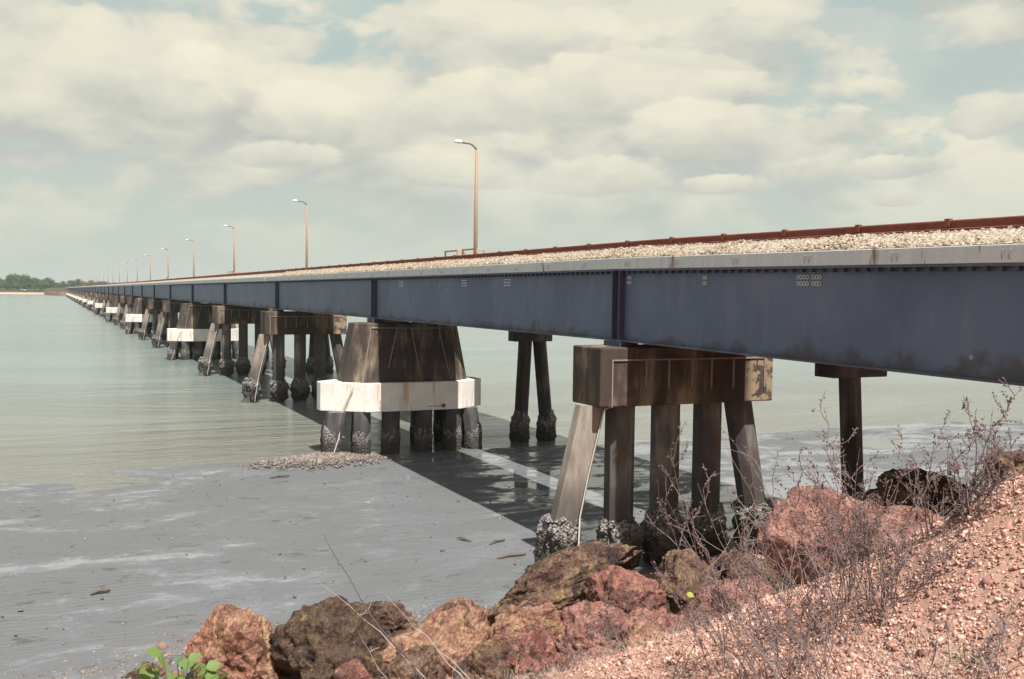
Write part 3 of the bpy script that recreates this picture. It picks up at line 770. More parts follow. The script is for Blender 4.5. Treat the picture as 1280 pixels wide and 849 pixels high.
# ------------------------------------------------------------------ road bridge beyond, its trestles and lamp posts
RX0, RX1 = 19.75, 26.0
RDZ = -.35
rb2 = thing('road_bridge', (0, 0, 0), 'low concrete road bridge running hidden along the far side of the railway bridge', 'road bridge')
ystn = [-4.]+[S0+k*D for k in range(0, NSP+1)]
for k in range(len(ystn)-1):
    g = MB(); ya, yb = ystn[k]+.01, ystn[k+1]-.01
    g.box(RX0, RX1, ya, yb, RDZ-.25, RDZ); g.box(RX0, RX0+.3, ya, yb, RDZ, RDZ+.22); g.box(RX1-.3, RX1, ya, yb, RDZ, RDZ+.22)
    o = g.build('road_slab', 'road_concrete', rb2)
    for x in (22.55, 24.0):
        g = MB(); g.box(x-.2, x+.2, ya, yb, RDZ-1.25, RDZ-.25); g.build('road_beam', 'road_concrete', rb2)
def make_trestle(single, label):
    r = thing('road_trestle', (23.4, S0, BZ), label, 'trestle', 'trestles under the road bridge')
    g = MB(); g.box(-1.12, 1.12, -.45, .45, 5.42, 6.35); g.build('cap_beam', 'trestle_concrete', r, bevel=.03)
    legs = [(-.05, .42)] if single else [(-.30, -.62), (.55, 1.25)]
    for xa, xb in legs:
        p = pile_mesh(xa, 5.43, xb, -1.2, .34).build('leg', 'trestle_concrete', r)
        f = 6.63; zc = .55
        c_ = obj('oyster_crust', CRR, None, p); c_.location = (xa+(xb-xa)*(5.43-zc)/f, 0, zc); c_.scale = (1, 1, 1.3)
    return r
make_trestle(True, 'nearest dark leaning trestle leg under the road bridge, behind the large pink boulder')
tr1 = make_trestle(False, 'two-legged A-shaped trestle seen between the nearest tower pier and nearest bent'); tr1.location.y = S0+D
for k in range(2, 22):
    copy_thing(tr1, (23.4, S0+k*D, BZ), f'{ordn(k-2)} two-legged trestle beyond the nearest tower pier' if k < 8 else 'small far-off trestle of the road bridge half hidden by railway bents',
               'trestles under the road bridge' if k < 8 else 'far-off trestles of the road bridge')

def make_lamp(label):
    r = thing('street_lamp', (25.1, S0+1.5*D, RDZ), label, 'street lamp', 'street lamps along the road bridge')
    zt = 9.35-RDZ
    g = MB(); g.tube([(0, 0, 0), (0, 0, zt*.5), (0, 0, zt)], [.155, .125, .085], 12); g.build('post', 'lamp_post_paint', r, smooth=True)
    g = MB(); g.tube([(0, 0, 0), (0, 0, .3)], .24, 12); g.build('foot_plate', 'lamp_post_paint', r)
    pts = [(0, 0, zt), (-.10, 0, zt+.10), (-.28, 0, zt+.26), (-.45, 0, zt+.33), (-.62, 0, zt+.35), (-.95, 0, zt+.37)]
    g = MB(); g.tube(pts, [.07, .06, .055, .05, .05, .05], 8); g.build('arm', 'lamp_arm_paint', r, smooth=True)
    g = MB(); ring = []
    for u, a, b_ in ((0, .05, .05), (.06, .075, .07), (.12, .08, .075)):
        ring.append([(-.88-u, a*math.cos(q*math.pi/5), zt+.37+b_*math.sin(q*math.pi/5)) for q in range(10)])
    g.loft(ring); g.build('ballast_box', 'lamp_arm_paint', r)
    g = MB(); ring = []
    for u, a, b_ in ((0, .07, .06), (.08, .13, .11), (.22, .17, .14), (.38, .16, .13), (.50, .10, .09), (.55, .03, .03)):
        ring.append([(-1.0-u, a*math.cos(q*math.pi/6), zt+.385+.02*u+b_*(1.1 if math.sin(q*math.pi/6) > 0 else .7)*math.sin(q*math.pi/6)) for q in range(12)])
    g.loft(ring); g.build('lamp_head', 'lamp_white', r, smooth=True)
    return r
l0 = make_lamp('nearest and tallest-looking orange lamp post beside the white-capped tower pier')
for j in range(1, 22):
    k = 1.5+2*j
    copy_thing(l0, (25.1, S0+k*D, RDZ), f'{ordn(j)} lamp post along the bridge counting from the nearest' if j < 9 else 'tiny far lamp post above the far end of the bridge',
               'street lamps along the road bridge' if j < 9 else 'tiny far lamp posts above the far end of the bridge')

# ------------------------------------------------------------------ oyster mound and shore rubble
mx, my = 11.2, 45.3
V = []; F = []; nr, na = 14, 40
for i in range(nr+1):
    for j in range(na):
        a = 2*math.pi*j/na; r_ = i/nr
        x = mx+3.6*r_*math.cos(a); y = my+1.9*r_*math.sin(a)
        V.append((x, y, MUD-.10+.42*(1-r_**1.5)+.07*nzv(x, y, 1.3, 3, 4.)*(1-r_)))
for i in range(nr):
    for j in range(na): F.append((i*na+j, (i+1)*na+j, (i+1)*na+(j+1) % na, i*na+(j+1) % na))
me = fastmesh('shell_bank', V, F)
mound = tag(obj('shell_bank', me, 'mud'), kind='structure')
n = 9000
aa = rng.random(n)*6.283; r_ = np.abs(rng.normal(size=n))*.42
xx = mx+3.9*r_*np.cos(aa); yy = my+2.1*r_*np.sin(aa)
zz = MUD-.07+.42*(1-np.minimum(r_, 1)**1.5)
sc = (.018+.075*rng.random(n)**3)*np.clip(1.25-r_*.5, .4, 1.2)
o = scatter('shell_rubble', 'shell_rubble', np.stack([xx, yy, zz], -1), sc, .6); tag(o, 'low mound of broken oyster shells at the foot of the nearest tower pier', 'shells', kind='stuff')
n = 3600
xx = -8+rng.random(n)*19; off = rng.normal(size=n)*.55
yt = 21.9+.9*np.exp(-((xx-6)/4)**2)-1.8*np.clip((2-xx)/7, 0, 2)
yy = yt+off
zz = np.maximum(bank_z(xx, yy), MUD)+.01
o = scatter('beach_rubble', 'shell_rubble', np.stack([xx, yy, zz], -1), .018+.05*rng.random(n)**3, .6); tag(o, 'strip of shell and stone rubble along the foot of the boulders', 'rubble', kind='stuff')
n = 420
xx = -12+rng.random(n)*30; yy = 23+rng.random(n)**1.6*22
o = scatter('mud_debris', 'shell_rubble', np.stack([xx, yy, np.full(n, MUD+.03)], -1), .012+.05*rng.random(n)**3, .5); tag(o, 'stray shells and pebbles strewn over the grey mud', 'shells', kind='stuff')

# ------------------------------------------------------------------ boulders
def boulder(seed, planes=11, sub=5, amp=.16, pit=.05, under=0.):
    V0, F0 = ico(sub); rs = random.Random(seed); V = V0.copy()
    for _ in range(planes):
        nrm = np.array([rs.gauss(0, 1) for _ in range(3)]); nrm /= np.linalg.norm(nrm); dd = rs.uniform(.62, .9)
        e = V@nrm-dd; V = V-np.outer(np.maximum(e, 0), nrm)*.99
    out = np.empty_like(V)
    for i, v in enumerate(V):
        p = Vector(v); q = p*1.5+Vector((seed*3.3, seed*1.7, 0))
        nn = p.normalized()
        h = amp*mnoise.fractal(q, .9, 2.0, 6)
        c_ = mnoise.voronoi(p*4.2+Vector((seed, 0, 0)))[0][0]
        h += pit*(c_-.35)*1.9 - .8*pit*abs(mnoise.noise(p*9+Vector((0, seed, 0)))) - 1.6*pit*max(0, mnoise.fractal(p*3.1+Vector((0, 0, seed)), .8, 2.1, 4)-.25)
        h -= .11*max(0, mnoise.ridged_multi_fractal(p*1.7+Vector((seed, 0, 2)), .9, 2.1, 5, 1.0, 2.0)-1.25) 
        w = nn*h; uc = 1-under*max(0, .35-p.z)**1.2; out[i] = ((p.x+w.x)*uc, (p.y+w.y)*uc, p.z+w.z)
    return out, F0
YAWM = np.array([[math.cos(-YAW), -math.sin(-YAW)], [math.sin(-YAW), math.cos(-YAW)]])
def place_rock(box, depth, mat, label, seed, tilt=0., deep=1.0, grow=.25, amp=.13, planes=15, pit=.065, under=0., group='laterite boulders of the shore revetment'):
    x0, y0, x1, y1 = box
    cx, cy = (x0+x1)/2, (y0+y1)/2
    rx = (x1-x0)/2*depth/FPX/.90; rz = (y1-y0)/2*depth/FPX*(1+grow)/.90
    c_ = P(cx, cy, depth+.0) - Vector((0, 0, (y1-y0)/2*depth/FPX*grow))
    V, F = boulder(seed, planes, 6, amp, pit, under)
    V = V*np.array([rx, (rx+rz)/2*deep, rz])
    ct, st_ = math.cos(tilt), math.sin(tilt)
    V = np.stack([V[:, 0]*ct-V[:, 2]*st_, V[:, 1], V[:, 0]*st_+V[:, 2]*ct], -1)
    V[:, :2] = V[:, :2]@YAWM.T
    base = Vector((c_.x, c_.y, c_.z-rz*.9)); V[:, 2] += rz*.9
    me = fastmesh('boulder', V, F); me.polygons.foreach_set('use_smooth', [True]*len(F))
    o = obj('boulder', me, mat); o.location = base
    return tag(o, label, 'boulder', group)
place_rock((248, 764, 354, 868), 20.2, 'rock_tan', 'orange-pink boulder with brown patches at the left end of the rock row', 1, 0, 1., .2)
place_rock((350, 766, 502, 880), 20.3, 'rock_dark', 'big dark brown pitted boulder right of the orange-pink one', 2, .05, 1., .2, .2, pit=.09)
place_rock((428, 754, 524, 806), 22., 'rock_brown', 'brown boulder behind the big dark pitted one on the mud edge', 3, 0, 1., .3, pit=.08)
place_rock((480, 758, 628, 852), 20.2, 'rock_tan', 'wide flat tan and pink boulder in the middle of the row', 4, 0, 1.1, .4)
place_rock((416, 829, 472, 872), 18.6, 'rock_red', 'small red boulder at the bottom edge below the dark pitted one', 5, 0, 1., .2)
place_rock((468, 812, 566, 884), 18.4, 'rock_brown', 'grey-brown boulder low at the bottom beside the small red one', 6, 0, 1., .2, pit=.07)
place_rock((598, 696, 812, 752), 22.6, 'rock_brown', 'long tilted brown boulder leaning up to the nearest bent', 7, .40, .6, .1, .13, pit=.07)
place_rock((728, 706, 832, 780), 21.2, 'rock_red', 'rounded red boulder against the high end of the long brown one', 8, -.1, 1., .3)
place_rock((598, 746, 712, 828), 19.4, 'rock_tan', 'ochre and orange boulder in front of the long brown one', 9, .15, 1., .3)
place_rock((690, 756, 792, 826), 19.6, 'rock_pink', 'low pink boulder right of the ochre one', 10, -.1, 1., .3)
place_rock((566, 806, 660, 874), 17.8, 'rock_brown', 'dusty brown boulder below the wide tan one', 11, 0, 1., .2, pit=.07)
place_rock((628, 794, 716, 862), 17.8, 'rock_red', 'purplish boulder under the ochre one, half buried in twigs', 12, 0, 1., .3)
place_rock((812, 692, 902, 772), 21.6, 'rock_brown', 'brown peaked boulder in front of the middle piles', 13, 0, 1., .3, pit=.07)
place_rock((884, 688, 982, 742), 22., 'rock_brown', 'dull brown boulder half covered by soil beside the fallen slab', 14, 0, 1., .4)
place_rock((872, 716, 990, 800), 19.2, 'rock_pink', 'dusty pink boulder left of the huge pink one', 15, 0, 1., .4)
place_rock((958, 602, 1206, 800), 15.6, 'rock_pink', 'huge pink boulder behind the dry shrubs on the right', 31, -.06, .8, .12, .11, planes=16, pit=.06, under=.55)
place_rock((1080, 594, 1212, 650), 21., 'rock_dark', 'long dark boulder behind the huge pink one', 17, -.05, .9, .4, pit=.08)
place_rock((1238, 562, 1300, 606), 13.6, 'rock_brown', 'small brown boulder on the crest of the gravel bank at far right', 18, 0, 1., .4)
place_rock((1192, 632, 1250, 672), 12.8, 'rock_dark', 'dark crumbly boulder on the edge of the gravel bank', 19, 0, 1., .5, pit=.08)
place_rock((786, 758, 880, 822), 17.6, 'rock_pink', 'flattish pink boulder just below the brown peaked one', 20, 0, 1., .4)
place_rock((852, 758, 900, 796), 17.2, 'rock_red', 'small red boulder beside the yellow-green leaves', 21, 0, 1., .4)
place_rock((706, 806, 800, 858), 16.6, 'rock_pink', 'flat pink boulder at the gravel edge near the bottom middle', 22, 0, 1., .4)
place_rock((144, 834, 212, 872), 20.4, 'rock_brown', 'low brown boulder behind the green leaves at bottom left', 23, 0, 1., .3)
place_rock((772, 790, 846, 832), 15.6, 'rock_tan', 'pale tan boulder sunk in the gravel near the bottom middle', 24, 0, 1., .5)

# broken chips and small stones wedged between and below the boulders
n = 1500
px_ = 200+rng.random(n)*760; dd_ = 15.5+rng.random(n)*7.5
pp = np.array([tuple(P(a, 800, d_)) for a, d_ in zip(px_, dd_)])
zz = np.maximum(bank_z(pp[:, 0], pp[:, 1]), MUD-.02)
sz = .025+.16*rng.random(n)**4
o = scatter('broken_rubble', 'laterite_chip', np.stack([pp[:, 0], pp[:, 1], zz+sz*.2], -1), sz, .7); tag(o, 'broken laterite chips wedged between the boulders', 'rubble', kind='stuff')

# fallen flat slab on the mud
a0 = P(905, 674, 23.6); a1 = P(990, 690, 22.4)
sl = thing('fallen_slab', ((a0.x+a1.x)/2, (a0.y+a1.y)/2, MUD), 'flat pale concrete slab lying on the mud between last pile and huge pink boulder', 'slab')
sl.rotation_euler.z = math.atan2(a1.y-a0.y, a1.x-a0.x)
g = MB(); L_ = (a1-a0).length/2+.5; g.box(-L_, L_, -.35, .45, .0, .85); g.build('slab_body', 'road_concrete', sl, bevel=.03)

# driftwood on the mud
for i, (px, py, ln, an) in enumerate(((622, 679, .8, .5), (640, 697, 1.0, .1), (580, 676, .6, 2.0), (350, 597, .9, .2), (126, 742, .5, .3))):
    d = MUD/ray(px, py).z; p0 = P(px, py, d)
    g = MB(); g.tube([(-ln/2, 0, .02), (-ln*.1, .03, .06), (ln*.3, -.03, .05), (ln/2, .02, .03)], [.03, .05, .045, .02], 6); g.tube([(-.05, .0, .05), (.12, .2, .07)], [.03, .012], 5)
    o = g.build('driftwood', 'driftwood'); o.location = (p0.x, p0.y, MUD+.01); o.rotation_euler.z = an
    tag(o, ['dark driftwood stick on the mud nearest the long brown boulder tip', 'dark driftwood stick beside the shell-crusted foot of the leaning pile', 'thin dark stick on open mud left of the bridge shadow',
            'dark stick on mud left of the shell mound', 'small dark stick alone on the mud at far left'][i], 'driftwood', 'dark sticks on the mud')

# ------------------------------------------------------------------ loose laterite gravel over the bank
n = 150000
xx = 2+rng.random(n)*12; yy = 2+rng.random(n)*12
fwd = xx*FW.x+yy*FW.y; sd_ = (xx*RT.x+yy*RT.y)/np.maximum(fwd, .1)*FPX+640
keep = (fwd > 6) & (sd_ > 520) & (sd_ < 1360) & (fwd < 17.5)
keep &= rng.random(n) < np.clip(1.15-(fwd-9)/11, .25, 1)*np.clip((sd_-690)/110, .10, 1)
clump = np.array([nzv(x, y, .8, 3, 9.1) for x, y in zip(xx, yy)])
keep &= rng.random(n) < np.clip(1.1+.9*clump, .6, 1)
xx, yy = xx[keep], yy[keep]; n = len(xx)
zz = bank_z(xx, yy)+np.array([.10*nzv(x, y, .55, 4, 5.5)+.04*nzv(x, y, 2.1, 3, 1.5) for x, y in zip(xx, yy)])
sz = .0075+.023*rng.random(n)**2.4+.035*(rng.random(n) > .993)*rng.random(n)+.045*(rng.random(n) > .982)*rng.random(n)
o = scatter('gravel', 'laterite_stone', np.stack([xx, yy, zz+sz*.2], -1), sz, .5); tag(o, 'loose pinkish laterite gravel covering the bank on the right', 'gravel', kind='stuff')

# ------------------------------------------------------------------ dry shrubs, stalks and litter
def curve_pts(a, b_, bend, n=9, wob=.02, rs=random):
    a, b_ = Vector(a), Vector(b_); d = b_-a; L_ = d.length; side = d.cross(Vector((0, 0, 1)))
    side = side.normalized() if side.length > 1e-5 else Vector((1, 0, 0)); oth = d.cross(side).normalized()
    pts = []; k1, k2 = rs.uniform(-1, 1), rs.uniform(-1, 1)
    for i in range(n):
        u = i/(n-1); s_ = math.sin(u*math.pi)*bend*L_
        w = Vector((rs.gauss(0, 1), rs.gauss(0, 1), rs.gauss(0, 1)))*wob*L_*.25*(0 < i < n-1)
        pts.append(a+d*u+side*s_*k1+oth*s_*k2+w)
    return pts
VI0, FI0 = ico(1)
def shrub(base, tips, label, seed, r0=.012, twigs=5, seeds=True, mat='stem_bark', name='dry_shrub', group='dry leafless shrubs on the bank', bend=.12, twl=.34):
    rs = random.Random(seed); st_ = MB(); sv, sf = [], []
    base = Vector(base)
    if name == 'dry_shrub': tips = [Vector(t_) for t_ in tips]; tips = tips+[t_+Vector((rs.uniform(-.45, .45), rs.uniform(-.4, .4), rs.uniform(-.55, -.1))) for t_ in tips[::2]]; r0 *= .62
    def pod(p, r):
        o_ = len(sv)
        for v in VI0: sv.append((p.x+v[0]*r*rs.uniform(.6, 1.3), p.y+v[1]*r*rs.uniform(.6, 1.3), p.z+v[2]*r*rs.uniform(.6, 1.3)))
        for f in FI0: sf.append(tuple(int(i)+o_ for i in f))
    def seedrun(pts, a=.35, dens=1.0):
        for i in range(len(pts)-1):
            if i/(len(pts)-1) < a: continue
            for _ in range(max(1, int(3*dens))):
                if rs.random() < .62: pod(pts[i].lerp(pts[i+1], rs.random())+Vector((rs.gauss(0, .014), rs.gauss(0, .014), rs.gauss(0, .010))), rs.uniform(.006, .0135))
    for tp in tips:
        tp = Vector(tp); b0 = base+Vector((rs.uniform(-.22, .22), rs.uniform(-.22, .22), 0))
        L_ = (tp-b0).length
        pts = curve_pts(b0, tp, bend, 10, .03, rs)
        st_.tube([p-base for p in pts], [r0*(1-.8*i/9) for i in range(10)], 5)
        if seeds: seedrun(pts, .62)
        for k in range(twigs):
            u = rs.uniform(.18, .95); i = min(8, int(u*9)); p = pts[i].lerp(pts[i+1], u*9-i)
            dirn = (pts[i+1]-pts[i]).normalized(); sd2 = Vector((rs.gauss(0, 1), rs.gauss(0, 1), rs.gauss(.25, .6)))
            dirn = (dirn*.8+sd2*.55).normalized(); tl = L_*twl*rs.uniform(.4, 1.1)*(1.15-u*.7)
            tp2 = curve_pts(p, p+dirn*tl, .15, 6, .05, rs)
            st_.tube([q-base for q in tp2], [r0*.42*(1-.7*j/5)+.0014 for j in range(6)], 4)
            if seeds: seedrun(tp2, .3)
            for _ in range(2):
                j = rs.randrange(1, 5); q = tp2[j]; dd = ((tp2[j]-tp2[j-1]).normalized()*.7+Vector((rs.gauss(0, .6), rs.gauss(0, .6), rs.gauss(.1, .5)))).normalized()
                tp3 = curve_pts(q, q+dd*tl*rs.uniform(.25, .5), .15, 4, .05, rs)
                st_.tube([w-base for w in tp3], [r0*.25*(1-.6*m_/3)+.001 for m_ in range(4)], 3)
                if seeds and rs.random() < .7: seedrun(tp3, .3, .7)
    r = thing(name, base, label, 'shrub' if name == 'dry_shrub' else 'stalk', group)
    st_.build('stems', mat, r)
    if sv:
        me = bpy.data.meshes.new('seed_heads'); me.from_pydata([(a-base.x, b2-base.y, c2-base.z) for a, b2, c2 in sv], [], sf)
        obj('seed_heads', me, 'seed_brown', r)['kind'] = 'stuff'
    return r
def ground(px, py, d):
    p = P(px, py, d); z = float(bank_z(p.x, p.y)); return Vector((p.x, p.y, z-.03))
def tipsp(lst, d, js=.5, seed=0):
    rs = random.Random(seed); return [P(x, y, d+rs.uniform(-js, js)) for x, y in lst]
d = 12.3
shrub(ground(1196, 664, d), tipsp([(1278, 484), (1204, 494), (1172, 530), (1240, 548)], d, .4, 1), 'tall dry shrub at far right whose curved stem reaches up to the girder', 21, .022, 8)
shrub(ground(1158, 690, 12.6), tipsp([(1158, 562), (1124, 530), (1188, 520), (1176, 586), (1142, 580)], 12.6, .5, 2), 'bushy dry shrub full of seed heads in front of the long dark boulder', 22, .014, 8)
shrub(ground(1252, 628, 11.8), tipsp([(1256, 514), (1248, 522), (1274, 560), (1230, 570)], 11.8, .3, 3), 'dry shrub standing on the crest at the right edge of the bank', 23, .013, 6)
shrub(ground(1080, 770, 12.), tipsp([(1030, 508), (1050, 556), (1018, 590), (1090, 566), (1110, 600), (1064, 620)], 12., .6, 4), 'tall thin dry shrub before the huge pink boulder, tip against the mud', 24, .014, 7)
shrub(ground(1062, 800, 11.2), tipsp([(990, 548), (976, 600), (1008, 576), (1040, 640), (1130, 640)], 11.2, .5, 5), 'spreading dry shrub at the left front of the huge pink boulder', 25, .014, 7)
shrub(ground(1112, 780, 11.6), tipsp([(1180, 610), (1150, 640), (1098, 650), (1068, 668), (1200, 660)], 11.6, .4, 6), 'tangled dry shrub in the middle front of the huge pink boulder', 26, .013, 7)
shrub(ground(1040, 850, 10.4), tipsp([(900, 532), (872, 604), (926, 640)], 10.4, .4, 7), 'dry shrub with a long stalk rising before the rightmost pile of the nearest bent', 27, .013, 6)
shrub(ground(960, 850, 11.2), tipsp([(838, 560), (832, 622), (906, 600), (868, 668)], 11.2, .4, 8), 'dry shrub with knobbly seed stalks in front of the middle piles', 28, .012, 6)
shrub(ground(905, 850, 11.6), tipsp([(816, 700), (862, 690), (896, 700), (842, 740)], 11.6, .4, 9), 'low dry shrub in front of the brown peaked boulder', 29, .011, 5)
shrub(ground(1000, 850, 10.6), tipsp([(930, 690), (960, 660), (1012, 700), (985, 720), (1040, 720)], 10.6, .4, 10), 'twiggy dry shrub left of the huge pink boulder above the gravel', 30, .012, 6)
shrub(ground(1180, 870, 9.2), tipsp([(1010, 790), (1100, 720), (1210, 700), (1160, 760), (1260, 776)], 9.2, .3, 11), 'sprawling bare shrub over the open gravel at lower right', 31, .012, 5, True)
shrub(ground(1265, 880, 8.8), tipsp([(1200, 800), (1232, 770), (1276, 720), (1150, 838), (1276, 800)], 8.8, .3, 12), 'bare shrub in the bottom right corner of the gravel', 32, .012, 6, False)
shrub(ground(1100, 800, 11.3), tipsp([(1075, 560), (1126, 590), (1150, 560), (1020, 620), (1060, 590)], 11.3, .5, 21), 'thin upright dry shrub over the middle of the huge pink boulder', 41, .013, 8)
shrub(ground(1020, 790, 11.8), tipsp([(985, 610), (1000, 560), (960, 640), (1046, 600)], 11.8, .5, 22), 'dry shrub screening the left end of the huge pink boulder', 42, .013, 8)
shrub(ground(1215, 640, 12.1), tipsp([(1232, 520), (1190, 560), (1262, 535), (1216, 540)], 12.1, .3, 23), 'dry shrub beside the tall curved one on the bank crest', 43, .013, 8)
shrub(ground(1000, 862, 10.2), tipsp([(858, 640), (880, 690), (930, 720), (1010, 740)], 10.2, .3, 24), 'long-stemmed bare shrub reaching left across the boulders from the bottom edge', 44, .015, 6)
shrub(ground(776, 842, 14.5), tipsp([(766, 712), (790, 742), (752, 768), (800, 770), (738, 790)], 14.5, .4, 13), 'small dry shrub below the rounded red boulder', 33, .009, 6)
shrub(ground(690, 866, 15.), tipsp([(640, 800), (676, 770), (706, 800), (730, 812), (660, 836)], 15., .4, 14), 'fuzzy low dry shrub before the purplish boulder', 34, .008, 7, True)
shrub(ground(850, 866, 11.9), tipsp([(868, 752), (905, 800), (820, 820), (880, 790)], 11.9, .3, 15), 'sparse dry shrub at the bottom middle with two bare stems', 35, .011, 4, False)
shrub(ground(940, 866, 11.), tipsp([(918, 770), (950, 790), (978, 780), (1000, 800), (900, 810)], 11., .3, 16), 'dense twiggy shrub at the bottom between gravel and boulders', 36, .010, 7, False)
shrub(ground(580, 866, 17.4), tipsp([(548, 800), (590, 790), (610, 812), (570, 830), (636, 820)], 17.4, .4, 17), 'low grey twiggy shrub below the wide tan boulder', 37, .008, 7, False)
d = 16.
for i, (bp, tp, mt, lb, r0, tw) in enumerate((((566, 862), (404, 668), 'stem_dark', 'long dark leaning stalk reaching out over the mud', .022, 3), ((600, 862), (481, 742), 'stem_grey', 'pale grey leaning stalk right of the long dark one', .014, 1),
                                            ((546, 866), (396, 726), 'stem_grey', 'pale bent stalk lying left across the dark pitted boulder', .014, 2), ((612, 866), (506, 768), 'stem_grey', 'short pale stalk in front of the wide tan boulder', .012, 2),
                                            ((520, 866), (446, 786), 'stem_grey', 'thin pale stalk lying over the grey-brown boulder', .010, 3))):
    b0 = P(bp[0], bp[1], d); b0.z = float(bank_z(b0.x, b0.y))-.05; b0 = Vector(b0)
    shrub(b0, [P(tp[0], tp[1], d-.8)], lb, 60+i, r0, tw, False, mt, 'dry_stalk', 'leaning dry stalks over the boulders', .05, .16)

# fine dry litter of broken twigs and grass
g = MB(); rs = random.Random(5); cnt = 0
while cnt < 5200:
    px = rs.uniform(430, 1275); py = rs.uniform(730, 900); d = rs.uniform(8.5, 19)
    p = P(px, 800, d); z = float(bank_z(p.x, p.y))
    q = Vector((p.x, p.y, z)); v = q.dot(FW); sx = 640+FPX*q.dot(RT)/v; sy = 424.5-FPX*q.dot(UP)/v
    dens = 1.0 if (sx < 900 or sy > 810) else .28
    if rs.random() > dens: continue
    L_ = rs.uniform(.10, .45); up_ = rs.uniform(.05, .9)
    dv = Vector((rs.gauss(0, 1), rs.gauss(0, 1), 0)).normalized()*L_*(1-up_*.6)+Vector((0, 0, L_*up_))
    m1 = q+dv*.5+Vector((rs.gauss(0, .03), rs.gauss(0, .03), rs.gauss(.01, .02)))
    g.tube([q, m1, q+dv], [.0035, .003, .0015], 3, False); cnt += 1
me = bpy.data.meshes.new('dry_litter'); me.from_pydata(g.v, [], g.f)
tag(obj('dry_litter', me, 'straw'), 'fine dry grass and broken twigs littering the bank and boulders', 'dry grass', kind='stuff')

# green plants
def leaf_blade(L_, w):
    prof = ((0, .05), (.12, .55), (.3, .95), (.5, 1.0), (.72, .75), (.9, .35), (1, .03))
    V = []; F = []
    for u, k in prof:
        dz = -.22*L_*(u-.4)**2
        V += [(u*L_, -w/2*k, dz+.05*w*k), (u*L_, 0, dz-.04*w), (u*L_, w/2*k, dz+.05*w*k)]
    for i in range(len(prof)-1):
        for j in range(2): F.append((i*3+j, i*3+j+1, (i+1)*3+j+1, (i+1)*3+j))
    return V, F
def leafy(base, leaves, label, mat, name, cat, seed, size, stem_r=.01):
    rs = random.Random(seed); base = Vector(base); r = thing(name, base, label, cat)
    st_ = MB()
    V0, F0 = leaf_blade(1., .82); me = bpy.data.meshes.new('leaf'); me.from_pydata(V0, [], F0); me.materials.append(M[mat]); me.polygons.foreach_set('use_smooth', [True]*len(F0))
    for lp in leaves:
        lp = Vector(lp); pts = curve_pts(base, lp, .12, 7, .02, rs); st_.tube([p-base for p in pts], stem_r, 5)
        o = obj('leaf', me, None, r); o.location = lp-base; s_ = size*rs.uniform(.7, 1.2); o.scale = (s_, s_, s_)
        o.rotation_euler = (rs.uniform(-.7, .7), rs.uniform(-.5, .7), rs.uniform(0, 6.28))
    st_.build('stems', 'fresh_leaf' if mat == 'fresh_leaf' else 'stem_bark', r)
    return r
d = 17.
leafy(Vector((P(230, 890, d).x, P(230, 890, d).y, float(bank_z(P(230, 890, d).x, P(230, 890, d).y)))), [P(x, y, d+random.uniform(-.4, .4)) for x, y in ((188, 836), (196, 846), (206, 834), (222, 830), (236, 826), (250, 832), (262, 838), (272, 836), (216, 842), (240, 842), (256, 844), (202, 816), (278, 842), (230, 838), (182, 842), (190, 828), (212, 846), (246, 846), (266, 846), (226, 844), (258, 836), (274, 844))],
      'bright green broad-leaved creeper at the bottom left edge', 'fresh_leaf', 'leafy_creeper', 'plant', 4, .29)
d = 14.
b0 = ground(885, 835, 13.4)
leafy(b0, [P(x, y, 13.4+random.uniform(-.2, .2)) for x, y in ((862, 738), (866, 746), (858, 742), (878, 772), (872, 770), (900, 816), (896, 812), (880, 788), (876, 752))],
      'thin shoot with a few yellow-green leaves above the gravel', 'yellow_leaf', 'leafy_shoot', 'plant', 6, .095, .006)
b0 = ground(1100, 770, 11.5)
leafy(b0, [P(x, y, 11.4) for x, y in ((1098, 694), (1112, 716), (1120, 724), (1104, 712))], 'little green and orange leaf sprig among the dry shrubs at the pink boulder', 'yellow_leaf', 'leafy_sprig', 'plant', 7, .07, .005)
b0 = ground(1206, 850, 9.3)
leafy(b0, [P(x, y, 9.2) for x, y in ((1198, 812), (1204, 806), (1196, 822), (1252, 822), (1258, 816))], 'small green sprig in the gravel at lower right', 'fresh_leaf', 'leafy_sprig', 'plant', 8, .06, .004)

# ------------------------------------------------------------------ far shore trees and sheds
def tree_meshes(seed, h, w, nl):
    rs = random.Random(seed); tk = MB()
    tk.tube([(0, 0, -1), (rs.uniform(-.3, .3), 0, h*.35), (rs.uniform(-.6, .6), 0, h*.7)], [h*.028, h*.022, h*.01], 6)
    cl = []
    for k in range(9):
        a = rs.uniform(0, 6.28); r_ = w*.5*math.sqrt(rs.random())*.75; zc = h*rs.uniform(.42, .86)
        rr = w*rs.uniform(.16, .28)*(1.15-.35*r_/(w*.5)); cl.append((Vector((r_*math.cos(a), r_*math.sin(a), zc)), rr))
        tk.tube([(0, 0, h*rs.uniform(.25, .5)), (r_*math.cos(a), r_*math.sin(a), zc)], [h*.012, h*.004], 4)
    V = []; F = []
    for _ in range(nl):
        c_, rr = rs.choice(cl); v = Vector((rs.gauss(0, 1), rs.gauss(0, 1), rs.gauss(0, .8))).normalized()*rr*(rs.random()**.33)
        p = c_+v; nrm = (v.normalized()+Vector((rs.gauss(0, .5), rs.gauss(0, .5), rs.gauss(.3, .5)))).normalized()
        a = nrm.orthogonal().normalized(); b_ = nrm.cross(a); s_ = w*rs.uniform(.025, .055); o_ = len(V)
        V += [p+a*s_, p+b_*s_*.7, p-a*s_, p-b_*s_*.7]; F.append((o_, o_+1, o_+2, o_+3))
    me = bpy.data.meshes.new('crown'); me.from_pydata([tuple(v) for v in V], [], F)
    return tk.mesh('trunk'), me
TM = [tree_meshes(100+i, 14, 13, 1000) for i in range(4)]
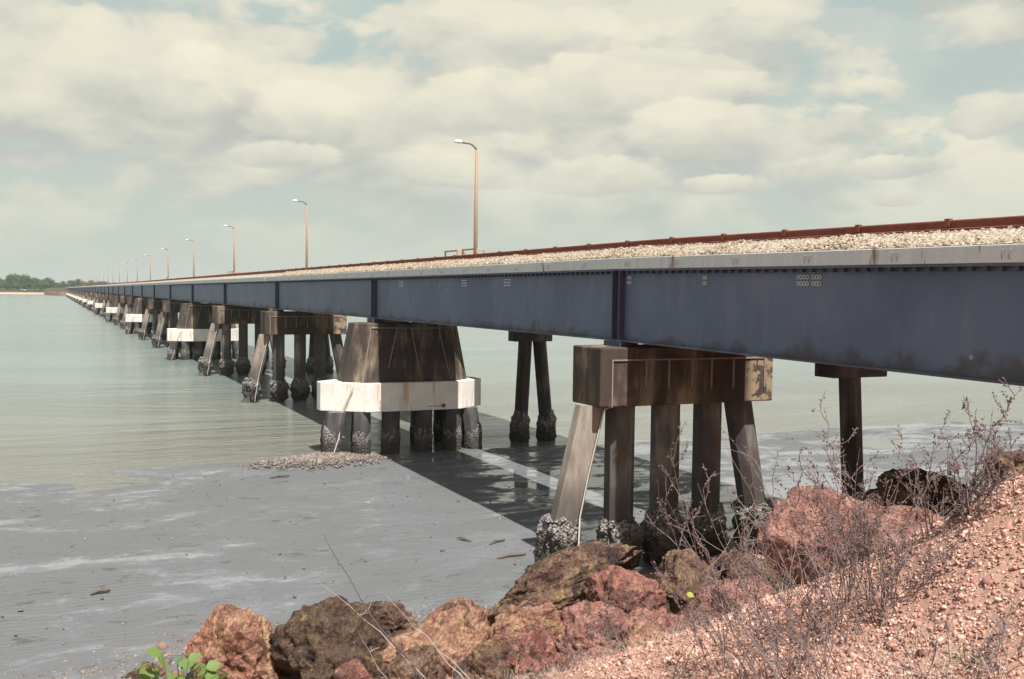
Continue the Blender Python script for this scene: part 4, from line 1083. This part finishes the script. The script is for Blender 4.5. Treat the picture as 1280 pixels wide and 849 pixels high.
def tree(x, y, z, k, mat, label, group, sc=1., name='shore_tree'):
    r = thing(name, (x, y, z), label, 'tree', group); r.scale = (sc, sc, sc); r.rotation_euler.z = x*1.7
    tk, cm = TM[k]
    o = obj('trunk', tk, 'bark', r)
    if (k, mat) not in shared:
        c2 = cm.copy(); c2.materials.append(M[mat]); shared[k, mat] = c2
    obj('crown', shared[k, mat], None, r)
rs = random.Random(3)
def fp(px, d): p = P(px, 360, d); return p.x, p.y
i = 0
for px in np.arange(-40, 84, 5.2):
    dd = 1315+rs.uniform(-10, 40); x, y = fp(px+rs.uniform(-2, 2), dd)
    tree(x, y, -5.5, i % 4, 'mangrove_leaf', 'leafy green tree in the front row behind the far beach', 'front row of trees behind the far beach', rs.uniform(.75, 1.15)); i += 1
for px in np.arange(-45, 84, 6.0):
    dd = 1455+rs.uniform(-15, 30); x, y = fp(px+rs.uniform(-2, 2), dd); sc = rs.uniform(1.15, 1.5)*(1.25 if 14 < px < 46 else .95 if px < 64 else .72)
    tree(x, y, -2.5, (i*3) % 4, 'mangrove_leaf', 'taller tree in the back row on the far shore', 'back row of tall trees on the far shore', sc); i += 1
for px in np.arange(90, 190, 4.6):
    dd = 1560+rs.uniform(-30, 120); x, y = fp(px+rs.uniform(-2, 2), dd)
    tree(x, y, -2, i % 4, 'dark_leaf', 'dark distant tree showing above the far end of the bridge', 'dark trees above the far end of the bridge', rs.uniform(1.0, 1.35)*(1.0 if px < 130 else .8)); i += 1
# far-off woodland that closes the view behind those trees
V = []; F = []
for _ in range(9000):
    px = rs.uniform(-60, 420); dd = 1720+rs.uniform(0, 120); x, y = fp(px, dd); z = -4+15*rs.random()**1.1*(.75+.25*math.sin(px/9.))
    if 50 < px < 90: z *= .8
    v = Vector((rs.gauss(0, 1), rs.gauss(0, 1), rs.gauss(.4, .7))).normalized(); a = v.orthogonal().normalized(); b_ = v.cross(a); s_ = rs.uniform(1.2, 2.6); o_ = len(V); p = Vector((x, y, z))
    V += [p+a*s_, p+b_*s_*.8, p-a*s_, p-b_*s_*.8]; F.append((o_, o_+1, o_+2, o_+3))
me = bpy.data.meshes.new('woodland'); me.from_pydata([tuple(v) for v in V], [], F)
tag(obj('woodland', me, 'dark_leaf'), 'far-off dark woodland along the horizon', 'woodland', kind='stuff')
for px, lb in ((8.5, 'pale low shed on the far beach near the left edge'), (30, 'small white shed on the far beach among the trees')):
    x, y = fp(px, 1352); r = thing('beach_shed', (x, y, -5.6), lb, 'shed', 'pale sheds on the far beach')
    g = MB(); g.box(-3, 3, -2, 2, 0, 2.4); g.build('wall', 'tin_white', r)
    g = MB(); g.add([(-3.3, -2.4, 2.4), (3.3, -2.4, 2.4), (3.3, 2.4, 2.4), (-3.3, 2.4, 2.4), (-3.3, 0, 3.6), (3.3, 0, 3.6)], [(0, 1, 5, 4), (2, 3, 4, 5), (0, 4, 3), (1, 2, 5)]); g.build('roof', 'tin_white', r)

# ------------------------------------------------------------------ air
m = bpy.data.materials.new('haze_air'); m.use_nodes = True; t = m.node_tree; t.nodes.clear()
pv = N(t, 'ShaderNodeVolumePrincipled'); pv.inputs['Color'].default_value = (.86, .92, .93, 1); pv.inputs['Density'].default_value = .00013; pv.inputs['Anisotropy'].default_value = .2
ou = N(t, 'ShaderNodeOutputMaterial'); lk(t, pv.outputs[0], ou.inputs['Volume'])
M['haze_air'] = m
HAZE = True
if HAZE:
    g = MB(); g.box(-6100, 6100, -500, 9100, -12, 60); h = g.build('haze', 'haze_air'); h['kind'] = 'stuff'
